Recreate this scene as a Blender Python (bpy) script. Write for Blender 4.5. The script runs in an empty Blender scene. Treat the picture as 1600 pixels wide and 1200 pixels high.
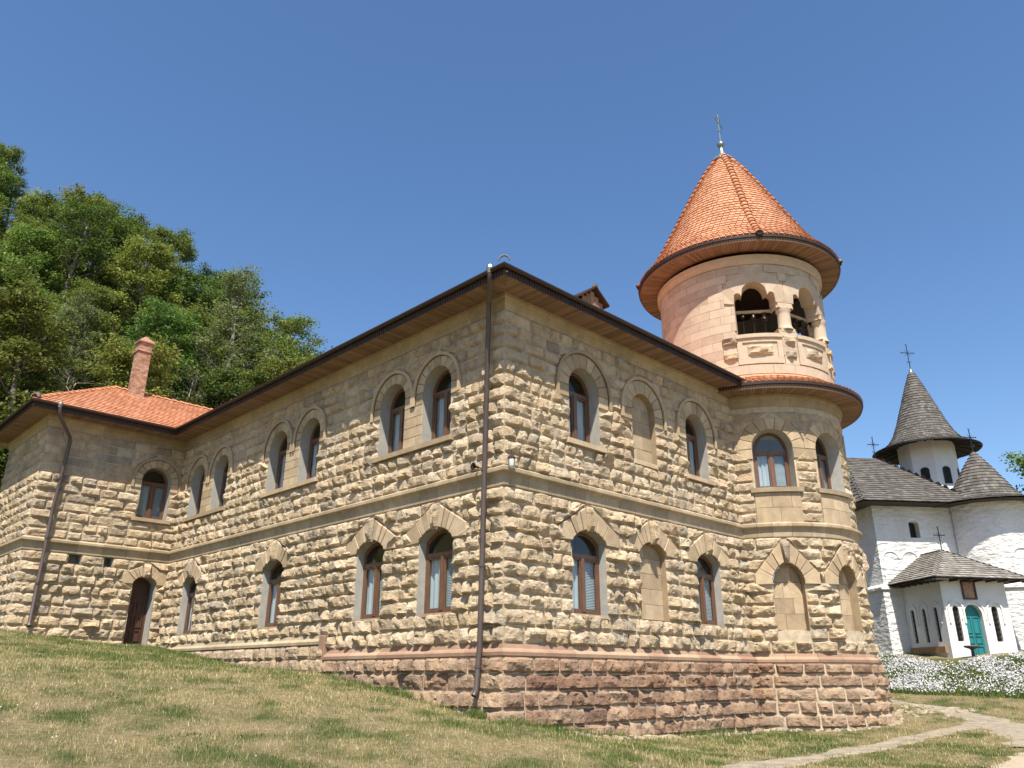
import bpy, math, random
import numpy as np
from mathutils import Vector, Matrix

# ------------------------------------------------------------------ camera, sky, sun, exposure
scene = bpy.context.scene
cam_d = bpy.data.cameras.new("camera")
cam = bpy.data.objects.new("camera", cam_d)
scene.collection.objects.link(cam)
scene.camera = cam
CAM = np.array([-10.955, -11.327, -0.492])
PITCH, ROLL, YAW = 0.35898, 0.00185, 0.79191
_fw = Vector((math.cos(YAW) * math.cos(PITCH), math.sin(YAW) * math.cos(PITCH), math.sin(PITCH)))
_rt = Vector((math.sin(YAW), -math.cos(YAW), 0))
_up = _rt.cross(_fw)
_r2 = _rt * math.cos(ROLL) + _up * math.sin(ROLL)
_u2 = -_rt * math.sin(ROLL) + _up * math.cos(ROLL)
cam.matrix_world = Matrix(((_r2.x, _u2.x, -_fw.x, CAM[0]), (_r2.y, _u2.y, -_fw.y, CAM[1]),
                           (_r2.z, _u2.z, -_fw.z, CAM[2]), (0, 0, 0, 1)))
cam_d.sensor_width = 36.0
cam_d.lens = 36.0 * 1221.75 / 1600.0
cam_d.clip_start = 0.1
cam_d.clip_end = 3000

SUN_AZ, SUN_EL = math.radians(225), math.radians(60)
world = bpy.data.worlds.new("World")
scene.world = world
world.use_nodes = True
wn = world.node_tree
sky = wn.nodes.new("ShaderNodeTexSky")
sky.sky_type = 'NISHITA'
sky.sun_disc = False
sky.sun_elevation = SUN_EL
sky.sun_rotation = math.pi / 2 - SUN_AZ
sky.altitude = 100
sky.air_density = 1.0
sky.dust_density = 0.6
sky.ozone_density = 2.2
bg = wn.nodes["Background"]
bg.inputs["Strength"].default_value = 0.10
hs = wn.nodes.new("ShaderNodeHueSaturation")
hs.inputs["Saturation"].default_value = 1.15
hs.inputs["Hue"].default_value = 0.502
hs.inputs["Value"].default_value = 1.05
wn.links.new(sky.outputs[0], hs.inputs["Color"])
wn.links.new(hs.outputs[0], bg.inputs["Color"])
sun_d = bpy.data.lights.new("sun", 'SUN')
sun_d.energy = 5.0
sun_d.angle = math.radians(0.53)
sun_d.color = (1.0, 0.94, 0.83)
sun = bpy.data.objects.new("sun", sun_d)
scene.collection.objects.link(sun)
sun.location = (-30, -30, 60)
_sv = Vector((math.cos(SUN_EL) * math.cos(SUN_AZ), math.cos(SUN_EL) * math.sin(SUN_AZ), math.sin(SUN_EL)))
sun.rotation_euler = (-_sv).to_track_quat('-Z', 'Y').to_euler()
scene.view_settings.view_transform = 'Standard'
scene.view_settings.look = 'None'
scene.view_settings.gamma = 1.0
scene.view_settings.use_curve_mapping = False
scene.view_settings.exposure = 0.80
scene.cycles.max_bounces = 6
scene.cycles.transparent_max_bounces = 8

# ------------------------------------------------------------------ helpers
rng = np.random.default_rng(7)
random.seed(7)
COL = scene.collection


def hash3(i, j, k, s=0):
    h = (i * 374761393 + j * 668265263 + k * 2147483647 + s * 974711 + 12345) & 0xffffffff
    h = ((h ^ (h >> 13)) * 1274126177) & 0xffffffff
    h = h ^ (h >> 16)
    return (h & 0xffff) / 65535.0


def vnoise(P, s=0):
    P = np.asarray(P, float)
    F = np.floor(P).astype(np.int64)
    t = P - F
    t = t * t * (3 - 2 * t)
    out = 0
    for a in (0, 1):
        for b in (0, 1):
            for c in (0, 1):
                w = (t[..., 0] if a else 1 - t[..., 0]) * (t[..., 1] if b else 1 - t[..., 1]) * (t[..., 2] if c else 1 - t[..., 2])
                out = out + w * hash3(F[..., 0] + a, F[..., 1] + b, F[..., 2] + c, s)
    return out


def n2(x, y, sc, s=0):
    return vnoise(np.stack([np.asarray(x) * sc, np.asarray(y) * sc, np.zeros_like(np.asarray(x, float))], -1), s)


def mesh(name, verts, faces, mat=None, smooth=False, attrs=None):
    me = bpy.data.meshes.new(name)
    me.from_pydata([tuple(map(float, v)) for v in verts] if not isinstance(verts, np.ndarray) else verts.tolist(), [], faces)
    if mat is not None:
        me.materials.append(mat)
    if smooth:
        me.polygons.foreach_set("use_smooth", [True] * len(me.polygons))
    for k, v in (attrs or {}).items():
        at = me.attributes.new(k, 'FLOAT', 'POINT')
        at.data.foreach_set("value", np.asarray(v, np.float32))
    me.update()
    return me


def fastmesh(name, V, n, mat, attrs=None):
    """V: (count*n,3) array, every n successive vertices make one face"""
    me = bpy.data.meshes.new(name)
    N = len(V)
    F = N // n
    me.vertices.add(N)
    me.vertices.foreach_set("co", np.ascontiguousarray(V, np.float32).ravel())
    me.loops.add(N)
    me.loops.foreach_set("vertex_index", np.arange(N, dtype=np.int32))
    me.polygons.add(F)
    me.polygons.foreach_set("loop_start", np.arange(0, N, n, dtype=np.int32))
    me.polygons.foreach_set("loop_total", np.full(F, n, np.int32))
    me.materials.append(mat)
    for k, v in (attrs or {}).items():
        at = me.attributes.new(k, 'FLOAT', 'POINT')
        at.data.foreach_set("value", np.asarray(v, np.float32))
    me.update()
    me.validate()
    return me


def ob(name, me, parent=None, loc=None):
    o = bpy.data.objects.new(name, me)
    COL.objects.link(o)
    if parent is not None:
        o.parent = parent
    if loc is not None:
        o.location = loc
    return o


def tag(o, label=None, cat=None, group=None, kind=None):
    if label: o["label"] = label
    if cat: o["category"] = cat
    if group: o["group"] = group
    if kind: o["kind"] = kind
    return o


class MB:
    """collects verts / faces, with per-vertex attributes, into one mesh"""
    def __init__(s):
        s.v, s.f, s.a = [], [], {}

    def add(s, v, f, **at):
        k = len(s.v)
        s.v += [tuple(map(float, p)) for p in v]
        s.f += [tuple(i + k for i in q) for q in f]
        for key, val in at.items():
            s.a.setdefault(key, [0.0] * k)
            s.a[key] += [val] * len(v) if np.isscalar(val) else list(val)
        for key in s.a:
            s.a[key] += [0.0] * (len(s.v) - len(s.a[key]))
        return s

    def box(s, lo, hi, M=None, **at):
        (x0, y0, z0), (x1, y1, z1) = lo, hi
        v = [(x0, y0, z0), (x1, y0, z0), (x1, y1, z0), (x0, y1, z0), (x0, y0, z1), (x1, y0, z1), (x1, y1, z1), (x0, y1, z1)]
        if M: v = [M(*p) for p in v]
        return s.add(v, [(0, 3, 2, 1), (4, 5, 6, 7), (0, 1, 5, 4), (1, 2, 6, 5), (2, 3, 7, 6), (3, 0, 4, 7)], **at)

    def tube(s, pts, r, n=8, caps=True):
        pts = [Vector(p) for p in pts]
        rs = r if hasattr(r, '__len__') else [r] * len(pts)
        V, F = [], []
        prev = None
        for i, p in enumerate(pts):
            t = (pts[min(i + 1, len(pts) - 1)] - pts[max(i - 1, 0)]).normalized()
            if prev is None:
                a = t.orthogonal().normalized()
            else:
                a = (prev - t * prev.dot(t)).normalized()
            prev = a
            b = t.cross(a)
            for k in range(n):
                q = 2 * math.pi * k / n
                V.append(p + (a * math.cos(q) + b * math.sin(q)) * rs[i])
        for i in range(len(pts) - 1):
            for k in range(n):
                F.append((i * n + k, i * n + (k + 1) % n, (i + 1) * n + (k + 1) % n, (i + 1) * n + k))
        if caps:
            F.append(tuple(range(n))[::-1])
            F.append(tuple(range((len(pts) - 1) * n, len(pts) * n)))
        return s.add(V, F)

    def lathe(s, prof, c, n=16, th0=0, th1=2 * math.pi):
        full = abs(th1 - th0 - 2 * math.pi) < 1e-6
        m = n if full else n + 1
        V = [(c[0] + r * math.cos(th0 + (th1 - th0) * k / n), c[1] + r * math.sin(th0 + (th1 - th0) * k / n), c[2] + z)
             for r, z in prof for k in range(m)]
        F = []
        for i in range(len(prof) - 1):
            for k in range(n):
                k2 = (k + 1) % m
                F.append((i * m + k, i * m + k2, (i + 1) * m + k2, (i + 1) * m + k))
        return s.add(V, F)

    def build(s, name, mat, parent=None, smooth=False):
        return ob(name, mesh(name, s.v, s.f, mat, smooth, s.a), parent)


# ------------------------------------------------------------------ materials
def new_mat(name):
    m = bpy.data.materials.new(name)
    m.use_nodes = True
    nt = m.node_tree
    return m, nt, nt.nodes["Principled BSDF"]


def N(nt, t, **kw):
    n = nt.nodes.new("ShaderNode" + t)
    for k, v in kw.items():
        if k.startswith("i_"):
            n.inputs[k[2:].replace("_", " ")].default_value = v
        else:
            setattr(n, k, v)
    return n


def ramp(nt, src, stops):
    r = nt.nodes.new("ShaderNodeValToRGB")
    el = r.color_ramp.elements
    while len(el) < len(stops): el.new(0.5)
    for e, (p, c) in zip(el, stops):
        e.position = p
        e.color = (*c, 1) if len(c) == 3 else c
    nt.links.new(src, r.inputs[0])
    return r.outputs[0]


def mix(nt, a, b, f, mode='MIX'):
    m = nt.nodes.new("ShaderNodeMix")
    m.data_type = 'RGBA'
    m.blend_type = mode
    for sock, v in ((m.inputs[0], f), (m.inputs[6], a), (m.inputs[7], b)):
        if isinstance(v, (int, float)): sock.default_value = v
        elif isinstance(v, tuple): sock.default_value = (*v, 1)
        else: nt.links.new(v, sock)
    return m.outputs[2]


def noise(nt, co, sc, det=4, rough=0.55):
    n = N(nt, "TexNoise")
    n.inputs["Scale"].default_value = sc
    n.inputs["Detail"].default_value = det
    n.inputs["Roughness"].default_value = rough
    if co is not None: nt.links.new(co, n.inputs["Vector"])
    return n.outputs["Fac"]


def bump(nt, b, h, dist=0.02, st=1.0):
    n = N(nt, "Bump")
    n.inputs["Strength"].default_value = st
    n.inputs["Distance"].default_value = dist
    nt.links.new(h, n.inputs["Height"])
    nt.links.new(n.outputs[0], b.inputs["Normal"])


def pos(nt):
    return N(nt, "NewGeometry").outputs["Position"]


def attr(nt, name):
    a = N(nt, "Attribute")
    a.attribute_name = name
    return a.outputs["Fac"]


def plain(name, col, rough=0.7, var=0.25, sc=3.0, metallic=0.0, bsc=0, bd=0.005, spec=0.3):
    m, nt, b = new_mat(name)
    p = pos(nt)
    f = noise(nt, p, sc, 5)
    lo = tuple(c * (1 - var) for c in col)
    hi = tuple(min(1, c * (1 + var)) for c in col)
    nt.links.new(ramp(nt, f, [(0.3, lo), (0.7, hi)]), b.inputs["Base Color"])
    b.inputs["Roughness"].default_value = rough
    b.inputs["Metallic"].default_value = metallic
    b.inputs["Specular IOR Level"].default_value = spec
    if bsc: bump(nt, b, noise(nt, p, bsc, 4), bd)
    return m


def stone_mat():
    m, nt, b = new_mat("rough_stone")
    p = pos(nt)
    t = attr(nt, "tint")
    rd = attr(nt, "red")
    tan = ramp(nt, t, [(0.0, (0.33, 0.265, 0.20)), (0.14, (0.42, 0.355, 0.27)), (0.28, (0.46, 0.36, 0.245)), (0.6, (0.535, 0.425, 0.293)),
                       (0.84, (0.61, 0.50, 0.365)), (1.0, (0.50, 0.355, 0.25))])
    redc = ramp(nt, t, [(0.0, (0.225, 0.130, 0.088)), (0.3, (0.295, 0.185, 0.127)), (0.6, (0.345, 0.225, 0.156)), (1.0, (0.41, 0.29, 0.20))])
    c = mix(nt, tan, redc, rd)
    n1 = noise(nt, p, 5.0, 6, 0.65)
    c = mix(nt, c, ramp(nt, n1, [(0.28, (0.62, 0.6, 0.58)), (0.5, (1, 1, 1)), (0.75, (1.25, 1.2, 1.08))]), 0.7, 'MULTIPLY')
    n3 = noise(nt, p, 1.1, 3, 0.5)
    c = mix(nt, c, ramp(nt, n3, [(0.35, (0.86, 0.87, 0.9)), (0.65, (1.08, 1.03, 0.95))]), 0.6, 'MULTIPLY')
    mp = N(nt, "Mapping")
    mp.inputs["Scale"].default_value = (1.6, 1.6, .35)
    nt.links.new(p, mp.inputs[0])
    c = mix(nt, c, ramp(nt, noise(nt, mp.outputs[0], 1.3, 6, .65), [(.36, (.72, .71, .70)), (.54, (1, 1, 1))]), .7, 'MULTIPLY')
    n2_ = noise(nt, p, 32.0, 5, 0.7)
    c = mix(nt, c, ramp(nt, n2_, [(0.28, (0.42, 0.37, 0.32)), (0.44, (1, 1, 1)), (0.8, (1.18, 1.18, 1.15))]), 0.75, 'MULTIPLY')
    nt.links.new(c, b.inputs["Base Color"])
    b.inputs["Roughness"].default_value = 0.92
    b.inputs["Specular IOR Level"].default_value = 0.15
    h = N(nt, "Math", operation='MULTIPLY_ADD')
    nt.links.new(n2_, h.inputs[0])
    h.inputs[1].default_value = 0.45
    nt.links.new(noise(nt, p, 12.0, 6, 0.7), h.inputs[2])
    bump(nt, b, h.outputs[0], 0.05, 1.0)
    return m


def ashlar_mat(name, stops, amt=0.5):
    m, nt, b = new_mat(name)
    p = pos(nt)
    c = ramp(nt, attr(nt, "tint"), stops)
    n1 = noise(nt, p, 4.0, 6, 0.6)
    c = mix(nt, c, ramp(nt, n1, [(0.3, (0.75, 0.73, 0.7)), (0.7, (1.15, 1.12, 1.08))]), amt, 'MULTIPLY')
    n2_ = noise(nt, p, 40.0, 4, 0.6)
    c = mix(nt, c, ramp(nt, n2_, [(0.3, (0.8, 0.78, 0.75)), (0.6, (1.05, 1.05, 1.05))]), 0.5, 'MULTIPLY')
    nt.links.new(c, b.inputs["Base Color"])
    b.inputs["Roughness"].default_value = 0.9
    b.inputs["Specular IOR Level"].default_value = 0.15
    bump(nt, b, n2_, 0.008, 0.8)
    return m


def tile_mat(name, stops, rough=0.75):
    m, nt, b = new_mat(name)
    p = pos(nt)
    c = ramp(nt, attr(nt, "tint"), stops)
    c = mix(nt, c, ramp(nt, noise(nt, p, 1.6, 5, 0.6), [(0.3, (0.75, 0.72, 0.7)), (0.7, (1.12, 1.1, 1.05))]), 0.7, 'MULTIPLY')
    c = mix(nt, c, (.22, .17, .12), ramp(nt, noise(nt, p, 3.3, 6, .7), [(.62, (0, 0, 0)), (.76, (.38, .38, .38))]))
    nt.links.new(c, b.inputs["Base Color"])
    b.inputs["Roughness"].default_value = rough
    b.inputs["Specular IOR Level"].default_value = 0.2
    bump(nt, b, noise(nt, p, 40, 3), 0.004)
    return m


def leaf_mat(name, stops, trans=0.35):
    m, nt, b = new_mat(name)
    c = ramp(nt, attr(nt, "tint"), stops)
    b.inputs["Roughness"].default_value = 0.6
    b.inputs["Specular IOR Level"].default_value = 0.25
    nt.links.new(c, b.inputs["Base Color"])
    tr = N(nt, "BsdfTranslucent")
    nt.links.new(mix(nt, c, (1.0, 1.1, 0.45), 0.6, 'MULTIPLY'), tr.inputs[0])
    mx = N(nt, "MixShader")
    mx.inputs[0].default_value = trans
    nt.links.new(b.outputs[0], mx.inputs[1])
    nt.links.new(tr.outputs[0], mx.inputs[2])
    nt.links.new(mx.outputs[0], nt.nodes["Material Output"].inputs[0])
    return m


def glass_mat():
    m, nt, b = new_mat("window_glass")
    nt.nodes.remove(b)
    tr = N(nt, "BsdfTransparent")
    tr.inputs[0].default_value = (0.74, 0.80, 0.82, 1)
    gl = N(nt, "BsdfGlossy")
    gl.inputs["Roughness"].default_value = 0.03
    lw_ = N(nt, "LayerWeight")
    lw_.inputs[0].default_value = .5
    pw = N(nt, "Math", operation='POWER')
    nt.links.new(lw_.outputs["Facing"], pw.inputs[0])
    pw.inputs[1].default_value = 4.0
    fr = N(nt, "Math", operation='MULTIPLY_ADD')
    nt.links.new(pw.outputs[0], fr.inputs[0])
    fr.inputs[1].default_value = .85
    fr.inputs[2].default_value = .07
    mx = N(nt, "MixShader")
    nt.links.new(fr.outputs[0], mx.inputs[0])
    nt.links.new(tr.outputs[0], mx.inputs[1])
    nt.links.new(gl.outputs[0], mx.inputs[2])
    nt.links.new(mx.outputs[0], nt.nodes["Material Output"].inputs[0])
    return m


def wood_mat(name, lo, hi, rough=0.55, sc=(3, 3, 0.4)):
    m, nt, b = new_mat(name)
    p = pos(nt)
    mp = N(nt, "Mapping")
    mp.inputs["Scale"].default_value = sc
    nt.links.new(p, mp.inputs[0])
    f = noise(nt, mp.outputs[0], 9, 5, 0.6)
    nt.links.new(ramp(nt, f, [(0.3, lo), (0.7, hi)]), b.inputs["Base Color"])
    b.inputs["Roughness"].default_value = rough
    bump(nt, b, f, 0.003)
    return m


def ground_mat():
    m, nt, b = new_mat("dry_turf_soil")
    p = pos(nt)
    dry = attr(nt, "dry")
    f = noise(nt, p, 9, 6, 0.7)
    ff = noise(nt, p, 60, 4, 0.7)
    g = ramp(nt, f, [(0.3, (0.045, 0.062, 0.022)), (0.7, (0.10, 0.115, 0.04))])
    d = ramp(nt, f, [(0.3, (0.15, 0.115, 0.062)), (0.7, (0.34, 0.27, 0.155))])
    c = mix(nt, g, d, dry)
    c = mix(nt, c, ramp(nt, ff, [(0.3, (0.55, 0.55, 0.55)), (0.7, (1.25, 1.25, 1.2))]), 0.8, 'MULTIPLY')
    nt.links.new(c, b.inputs["Base Color"])
    b.inputs["Roughness"].default_value = 0.95
    b.inputs["Specular IOR Level"].default_value = 0.1
    bump(nt, b, ff, 0.03)
    return m


def white_mat():
    m, nt, b = new_mat("whitewashed_stone")
    p = pos(nt)
    mp = N(nt, "Mapping")
    mp.inputs["Scale"].default_value = (1, 1, 2.2)
    nt.links.new(p, mp.inputs[0])
    f = noise(nt, mp.outputs[0], 2.6, 4, 0.5)
    g = noise(nt, p, 0.8, 4)
    c = mix(nt, ramp(nt, g, [(0.3, (0.62, 0.61, 0.58)), (0.65, (0.76, 0.755, 0.74))]),
            ramp(nt, noise(nt, p, 7, 5), [(0.3, (0.88, 0.86, 0.82)), (0.6, (1, 1, 1))]), 0.6, 'MULTIPLY')
    nt.links.new(c, b.inputs["Base Color"])
    b.inputs["Roughness"].default_value = 0.9
    b.inputs["Specular IOR Level"].default_value = 0.1
    bump(nt, b, f, 0.16, 0.9)
    return m


M_STONE = stone_mat()
M_ASH = ashlar_mat("dressed_limestone", [(0, (0.34, 0.262, 0.172)), (0.5, (0.44, 0.342, 0.23)), (1, (0.52, 0.41, 0.28))], .8)
M_DRUM = ashlar_mat("drum_ashlar", [(0, (0.45, 0.345, 0.255)), (0.5, (0.53, 0.42, 0.315)), (1, (0.57, 0.45, 0.335))])
M_CORN = ashlar_mat("cornice_stone", [(0, (0.32, 0.258, 0.178)), (0.5, (0.40, 0.325, 0.225)), (1, (0.46, 0.375, 0.262))], .85)
M_LIP = ashlar_mat("red_plinth_moulding", [(0, (0.29, 0.185, 0.13)), (0.5, (0.36, 0.235, 0.165)), (1, (0.43, 0.30, 0.21))])
M_MORTAR = plain("lime_mortar", (0.47, 0.385, 0.275), 0.95, 0.2, 6, bsc=30, bd=0.01)
M_MORTAR_RED = plain("reddish_mortar", (0.33, 0.24, 0.165), 0.95, 0.2, 6, bsc=30, bd=0.01)
M_REVEAL = plain("grey_cement_render", (0.36, 0.345, 0.31), 0.9, 0.12, 5, bsc=40, bd=0.003)
M_FRAME = wood_mat("varnished_window_wood", (0.105, 0.052, 0.030), (0.18, 0.092, 0.052), 0.4)
M_DOOR = wood_mat("brown_door_wood", (0.055, 0.022, 0.014), (0.10, 0.04, 0.025), 0.5)
M_SOFFIT = ashlar_mat("soffit_pine_boards", [(0, (0.195, 0.125, 0.087)), (0.5, (0.245, 0.160, 0.112)), (1, (0.295, 0.198, 0.142))], 0.4)
M_FASCIA = plain("dark_brown_gutter_metal", (0.045, 0.027, 0.019), 0.5, 0.15, 4, spec=0.25)
M_PIPE = plain("brown_downpipe_metal", (0.085, 0.062, 0.055), 0.42, 0.15, 3, spec=0.5)
M_TILE = tile_mat("clay_roof_tile", [(0, (0.44, 0.195, 0.105)), (0.4, (0.52, 0.242, 0.135)), (0.8, (0.57, 0.28, 0.16)), (1, (0.47, 0.21, 0.115))])
M_RIDGE = tile_mat("clay_ridge_tile", [(0, (0.46, 0.18, 0.09)), (0.5, (0.56, 0.24, 0.125)), (1, (0.60, 0.29, 0.165))])
M_SHINGLE = tile_mat("weathered_wood_shingle", [(0, (0.085, 0.078, 0.070)), (0.4, (0.112, 0.104, 0.094)), (0.8, (0.14, 0.13, 0.118)), (1, (0.175, 0.163, 0.148))], 0.9)
M_SHINGLE2 = tile_mat("pale_sunlit_shingle", [(0, (0.17, 0.155, 0.138)), (0.4, (0.22, 0.205, 0.185)), (0.8, (0.27, 0.25, 0.228)), (1, (0.31, 0.29, 0.265))], 0.9)  # paler porch shingles; part of the lightness is sunlight on the slope, put into colour
M_GLASS = glass_mat()
M_CURT = plain("white_curtain", (0.60, 0.63, 0.64), 0.9, 0.1, 2)
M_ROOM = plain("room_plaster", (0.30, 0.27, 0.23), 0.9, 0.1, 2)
M_WHITE = white_mat()
M_PLASTER = plain("smooth_white_plaster", (0.71, 0.69, 0.65), 0.9, 0.06, 2, bsc=12, bd=0.006)
M_TEAL = wood_mat("teal_painted_wood", (0.012, 0.15, 0.16), (0.02, 0.20, 0.21), 0.5)
M_IRON = plain("dark_iron", (0.03, 0.03, 0.035), 0.5, 0.2, 5, metallic=0.6)
M_METAL = plain("grey_zinc", (0.30, 0.33, 0.30), 0.35, 0.2, 5, metallic=0.8)
M_BRONZE = plain("bell_bronze", (0.06, 0.045, 0.03), 0.4, 0.2, 5, metallic=0.8)
M_BARK = plain("tree_bark", (0.17, 0.145, 0.118), 0.95, 0.35, 3, bsc=14, bd=0.03)
M_DEADBARK = plain("bleached_dead_wood", (0.27, 0.24, 0.20), 0.95, 0.3, 3, bsc=14, bd=0.02)
M_GROUND = ground_mat()
M_PATH = plain("pale_worn_path", (0.27, 0.225, 0.165), 0.95, 0.3, 4.2, bsc=25, bd=0.02)
M_ROAD = plain("dusty_road_soil", (0.36, 0.29, 0.205), 0.95, 0.18, 1.5, bsc=25, bd=0.02)
M_ROCK = plain("fallen_rubble_stone", (0.36, 0.29, 0.20), 0.95, 0.3, 5, bsc=20, bd=0.02)


def brick_mat():
    m, nt, b = new_mat("chimney_brick")
    p = pos(nt)
    c = ramp(nt, attr(nt, "tint"), [(0, (0.26, 0.13, 0.085)), (0.5, (0.38, 0.215, 0.145)), (1, (0.47, 0.31, 0.22))])
    nt.links.new(mix(nt, c, ramp(nt, noise(nt, p, 18, 4), [(0.3, (0.75, 0.7, 0.65)), (0.7, (1.1, 1.1, 1.1))]), 0.6, 'MULTIPLY'), b.inputs["Base Color"])
    b.inputs["Roughness"].default_value = 0.9
    return m


M_BRICK = brick_mat()

# ------------------------------------------------------------------ terrain
_cp = np.array([(-11, -11.3, -2.1), (-.3, .6, -1.17), (-.3, 2.2, -.90), (-.3, 3.8, -.70), (-.3, 5.6, -.45), (-.3, 8.3, -.36), (-.3, 10.4, -.2),
                (-.3, 13.2, .13), (-.3, 16.6, .48), (-1.9, 16.5, .50), (-3.9, 16.5, .73), (-6, 16.7, .95), (-10, 14, .7), (-14, 8, .1),
                (-16, 0, -.8), (-12, -5, -1.65), (-6, -6, -1.78), (-4.6, -2, -1.45), (-.2, -.3, -1.26), (1.7, -.3, -1.54), (3.8, -.3, -1.68), (6.2, -.3, -1.74),
                (8.6, -.3, -1.76), (10.5, -2.4, -1.74), (12.2, -2.6, -1.64), (14.2, -1.9, -1.42), (15.3, 0, -1.25), (18, -.3, -1.2), (0, -8, -1.95),
                (6, -6, -1.86), (12, -5.5, -1.62), (18, -5, -1.38), (24.6, -.8, .12), (25, -4, .05), (24.6, 3, .2), (30, -8, .0), (20, -11, -1.5),
                (8, -13, -2.1), (-4, -16, -2.3), (-20, -12, -2.0), (22, 6, -.1), (19, 3, -.9), (-12, 20, 1.3), (-2, 27, 1.4), (14, 27, .8)], float)


def _phi(r2):
    return np.where(r2 > 1e-9, r2 * np.log(np.maximum(r2, 1e-9)) * 0.5, 0)


_n = len(_cp)
_A = np.zeros((_n + 3, _n + 3))
_A[:_n, :_n] = _phi(((_cp[:, None, :2] - _cp[None, :, :2]) ** 2).sum(-1)) + np.eye(_n) * 0.3
_A[:_n, _n] = 1
_A[:_n, _n + 1:] = _cp[:, :2]
_A[_n:, :_n] = _A[:_n, _n:].T
_w = np.linalg.solve(_A, np.concatenate([_cp[:, 2], np.zeros(3)]))


def sstep(a, b, x):
    t = np.clip((x - a) / (b - a), 0, 1)
    return t * t * (3 - 2 * t)


def ground(x, y):
    x = np.asarray(x, float)
    y = np.asarray(y, float)
    shp = x.shape
    P = np.stack([x.ravel(), y.ravel()], -1)
    z = np.zeros(len(P))
    for i in range(0, len(P), 20000):
        Q = P[i:i + 20000]
        z[i:i + 20000] = _phi(((Q[:, None] - _cp[None, :, :2]) ** 2).sum(-1)) @ _w[:_n] + _w[_n] + Q @ _w[_n + 1:]
    z = z.reshape(shp)
    r = np.hypot(x - 5, y - 4)
    w = 1 - sstep(24, 40, r)
    z = z * w + (1 - w) * (-0.3 + 0 * x)
    q = (x - CAM[0]) * .174 + (y - CAM[1]) * .985
    mm = (x - CAM[0]) * .985 - (y - CAM[1]) * .174
    hill = 0.93 * np.maximum(0, q - 37.5) * (1 - sstep(-4, 52, mm))
    hill = np.where(hill > 40, 40 + (hill - 40) * 0.2, hill)
    return z + hill + 0.02 * (n2(x, y, 1.3, 3) - .5)


def dryness(x, y):
    """1 = straw, 0 = green"""
    a = n2(x, y, 0.5, 11) * .22 + n2(x, y, 1.9, 12) * .36 + n2(x, y, 5.5, 13) * .42
    wd_ = sstep(.60, .72, n2(x, y, 1.25, 14)) * (.5 + .5 * n2(x, y, 6.0, 15)) * (x > -7.5) * (y < 2.5)
    a = a - .17 * wd_
    # greener close to the walls and up the bank
    near = np.exp(-np.maximum(0, np.minimum(-x - .3, 99)) / 1.6) * (x < 0) * (y > -1)
    bank = sstep(1, 11, y + .25 * x) * .8 * (x < 1)
    front = np.exp(-np.maximum(0, -y - .3) / 1.0) * (x > -.5) * .28
    return np.clip((a - .36) * 3.1 + .46 - near * .30 - bank * .55 - front, 0, 1)


gx = np.concatenate([[-600, -350, -200, -120, -80, -60], np.arange(-44, -18, 2.), np.arange(-18, 34, .35), np.arange(34, 80, 2.), [90, 120, 200, 350, 600]])
gy = np.concatenate([[-600, -350, -200, -120, -80, -50, -30], np.arange(-22, -15, 1.), np.arange(-15, 27, .35), np.arange(27, 100, 2.), [110, 140, 200, 350, 600]])
GX, GY = np.meshgrid(gx, gy)
GZ = ground(GX, GY)
nx_, ny_ = len(gx), len(gy)
gv = np.stack([GX.ravel(), GY.ravel(), GZ.ravel()], -1)
gf = [(j * nx_ + i, j * nx_ + i + 1, (j + 1) * nx_ + i + 1, (j + 1) * nx_ + i) for j in range(ny_ - 1) for i in range(nx_ - 1)]
dr = dryness(GX.ravel(), GY.ravel())
dr = np.where(GY.ravel() > 27, .35, dr)
o = ob("ground", mesh("ground", gv, gf, M_GROUND, True, {"dry": dr}))
tag(o, kind="structure")


def drape(name, center, widths, mat, lift=0.012, wob=.12, seed=0):
    """a strip of worn ground laid over the terrain along a centre line"""
    c = np.array(center, float)
    t = np.linspace(0, len(c) - 1, 90)
    cx = np.interp(t, range(len(c)), c[:, 0])
    cy = np.interp(t, range(len(c)), c[:, 1])
    w = np.interp(t, range(len(c)), widths)
    k = np.ones(9) / 9
    pad = lambda a: np.convolve(np.pad(a, 4, 'edge'), k, 'valid')
    cx, cy = pad(cx), pad(cy)
    dx, dy = np.gradient(cx), np.gradient(cy)
    L_ = np.hypot(dx, dy)
    nx, ny = -dy / L_, dx / L_
    m = 11
    V, F = [], []
    for i in range(len(cx)):
        for j in range(m):
            u = j / (m - 1) * 2 - 1
            ww = w[i] / 2 * (1 + wob * 2 * (n2(np.array([cx[i] * 1.0]), np.array([cy[i]]), 1.7, seed + (1 if u > 0 else 2))[0] - .5)
                             + wob * (n2(np.array([cx[i] * 1.0]), np.array([cy[i]]), 6, seed + (1 if u > 0 else 2))[0] - .5))
            V.append((cx[i] + nx[i] * u * ww, cy[i] + ny[i] * u * ww))
    V = np.array(V)
    z = ground(V[:, 0], V[:, 1]) + lift
    e = np.tile(np.abs(np.linspace(-1, 1, m)), len(cx))
    z -= np.where(e > .98, lift + .01, 0)
    for i in range(len(cx) - 1):
        for j in range(m - 1):
            F.append((i * m + j, (i + 1) * m + j, (i + 1) * m + j + 1, i * m + j + 1))
    o = ob(name, mesh(name, np.column_stack([V, z]), F, mat, True))
    tag(o, kind="structure")
    return V


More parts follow.
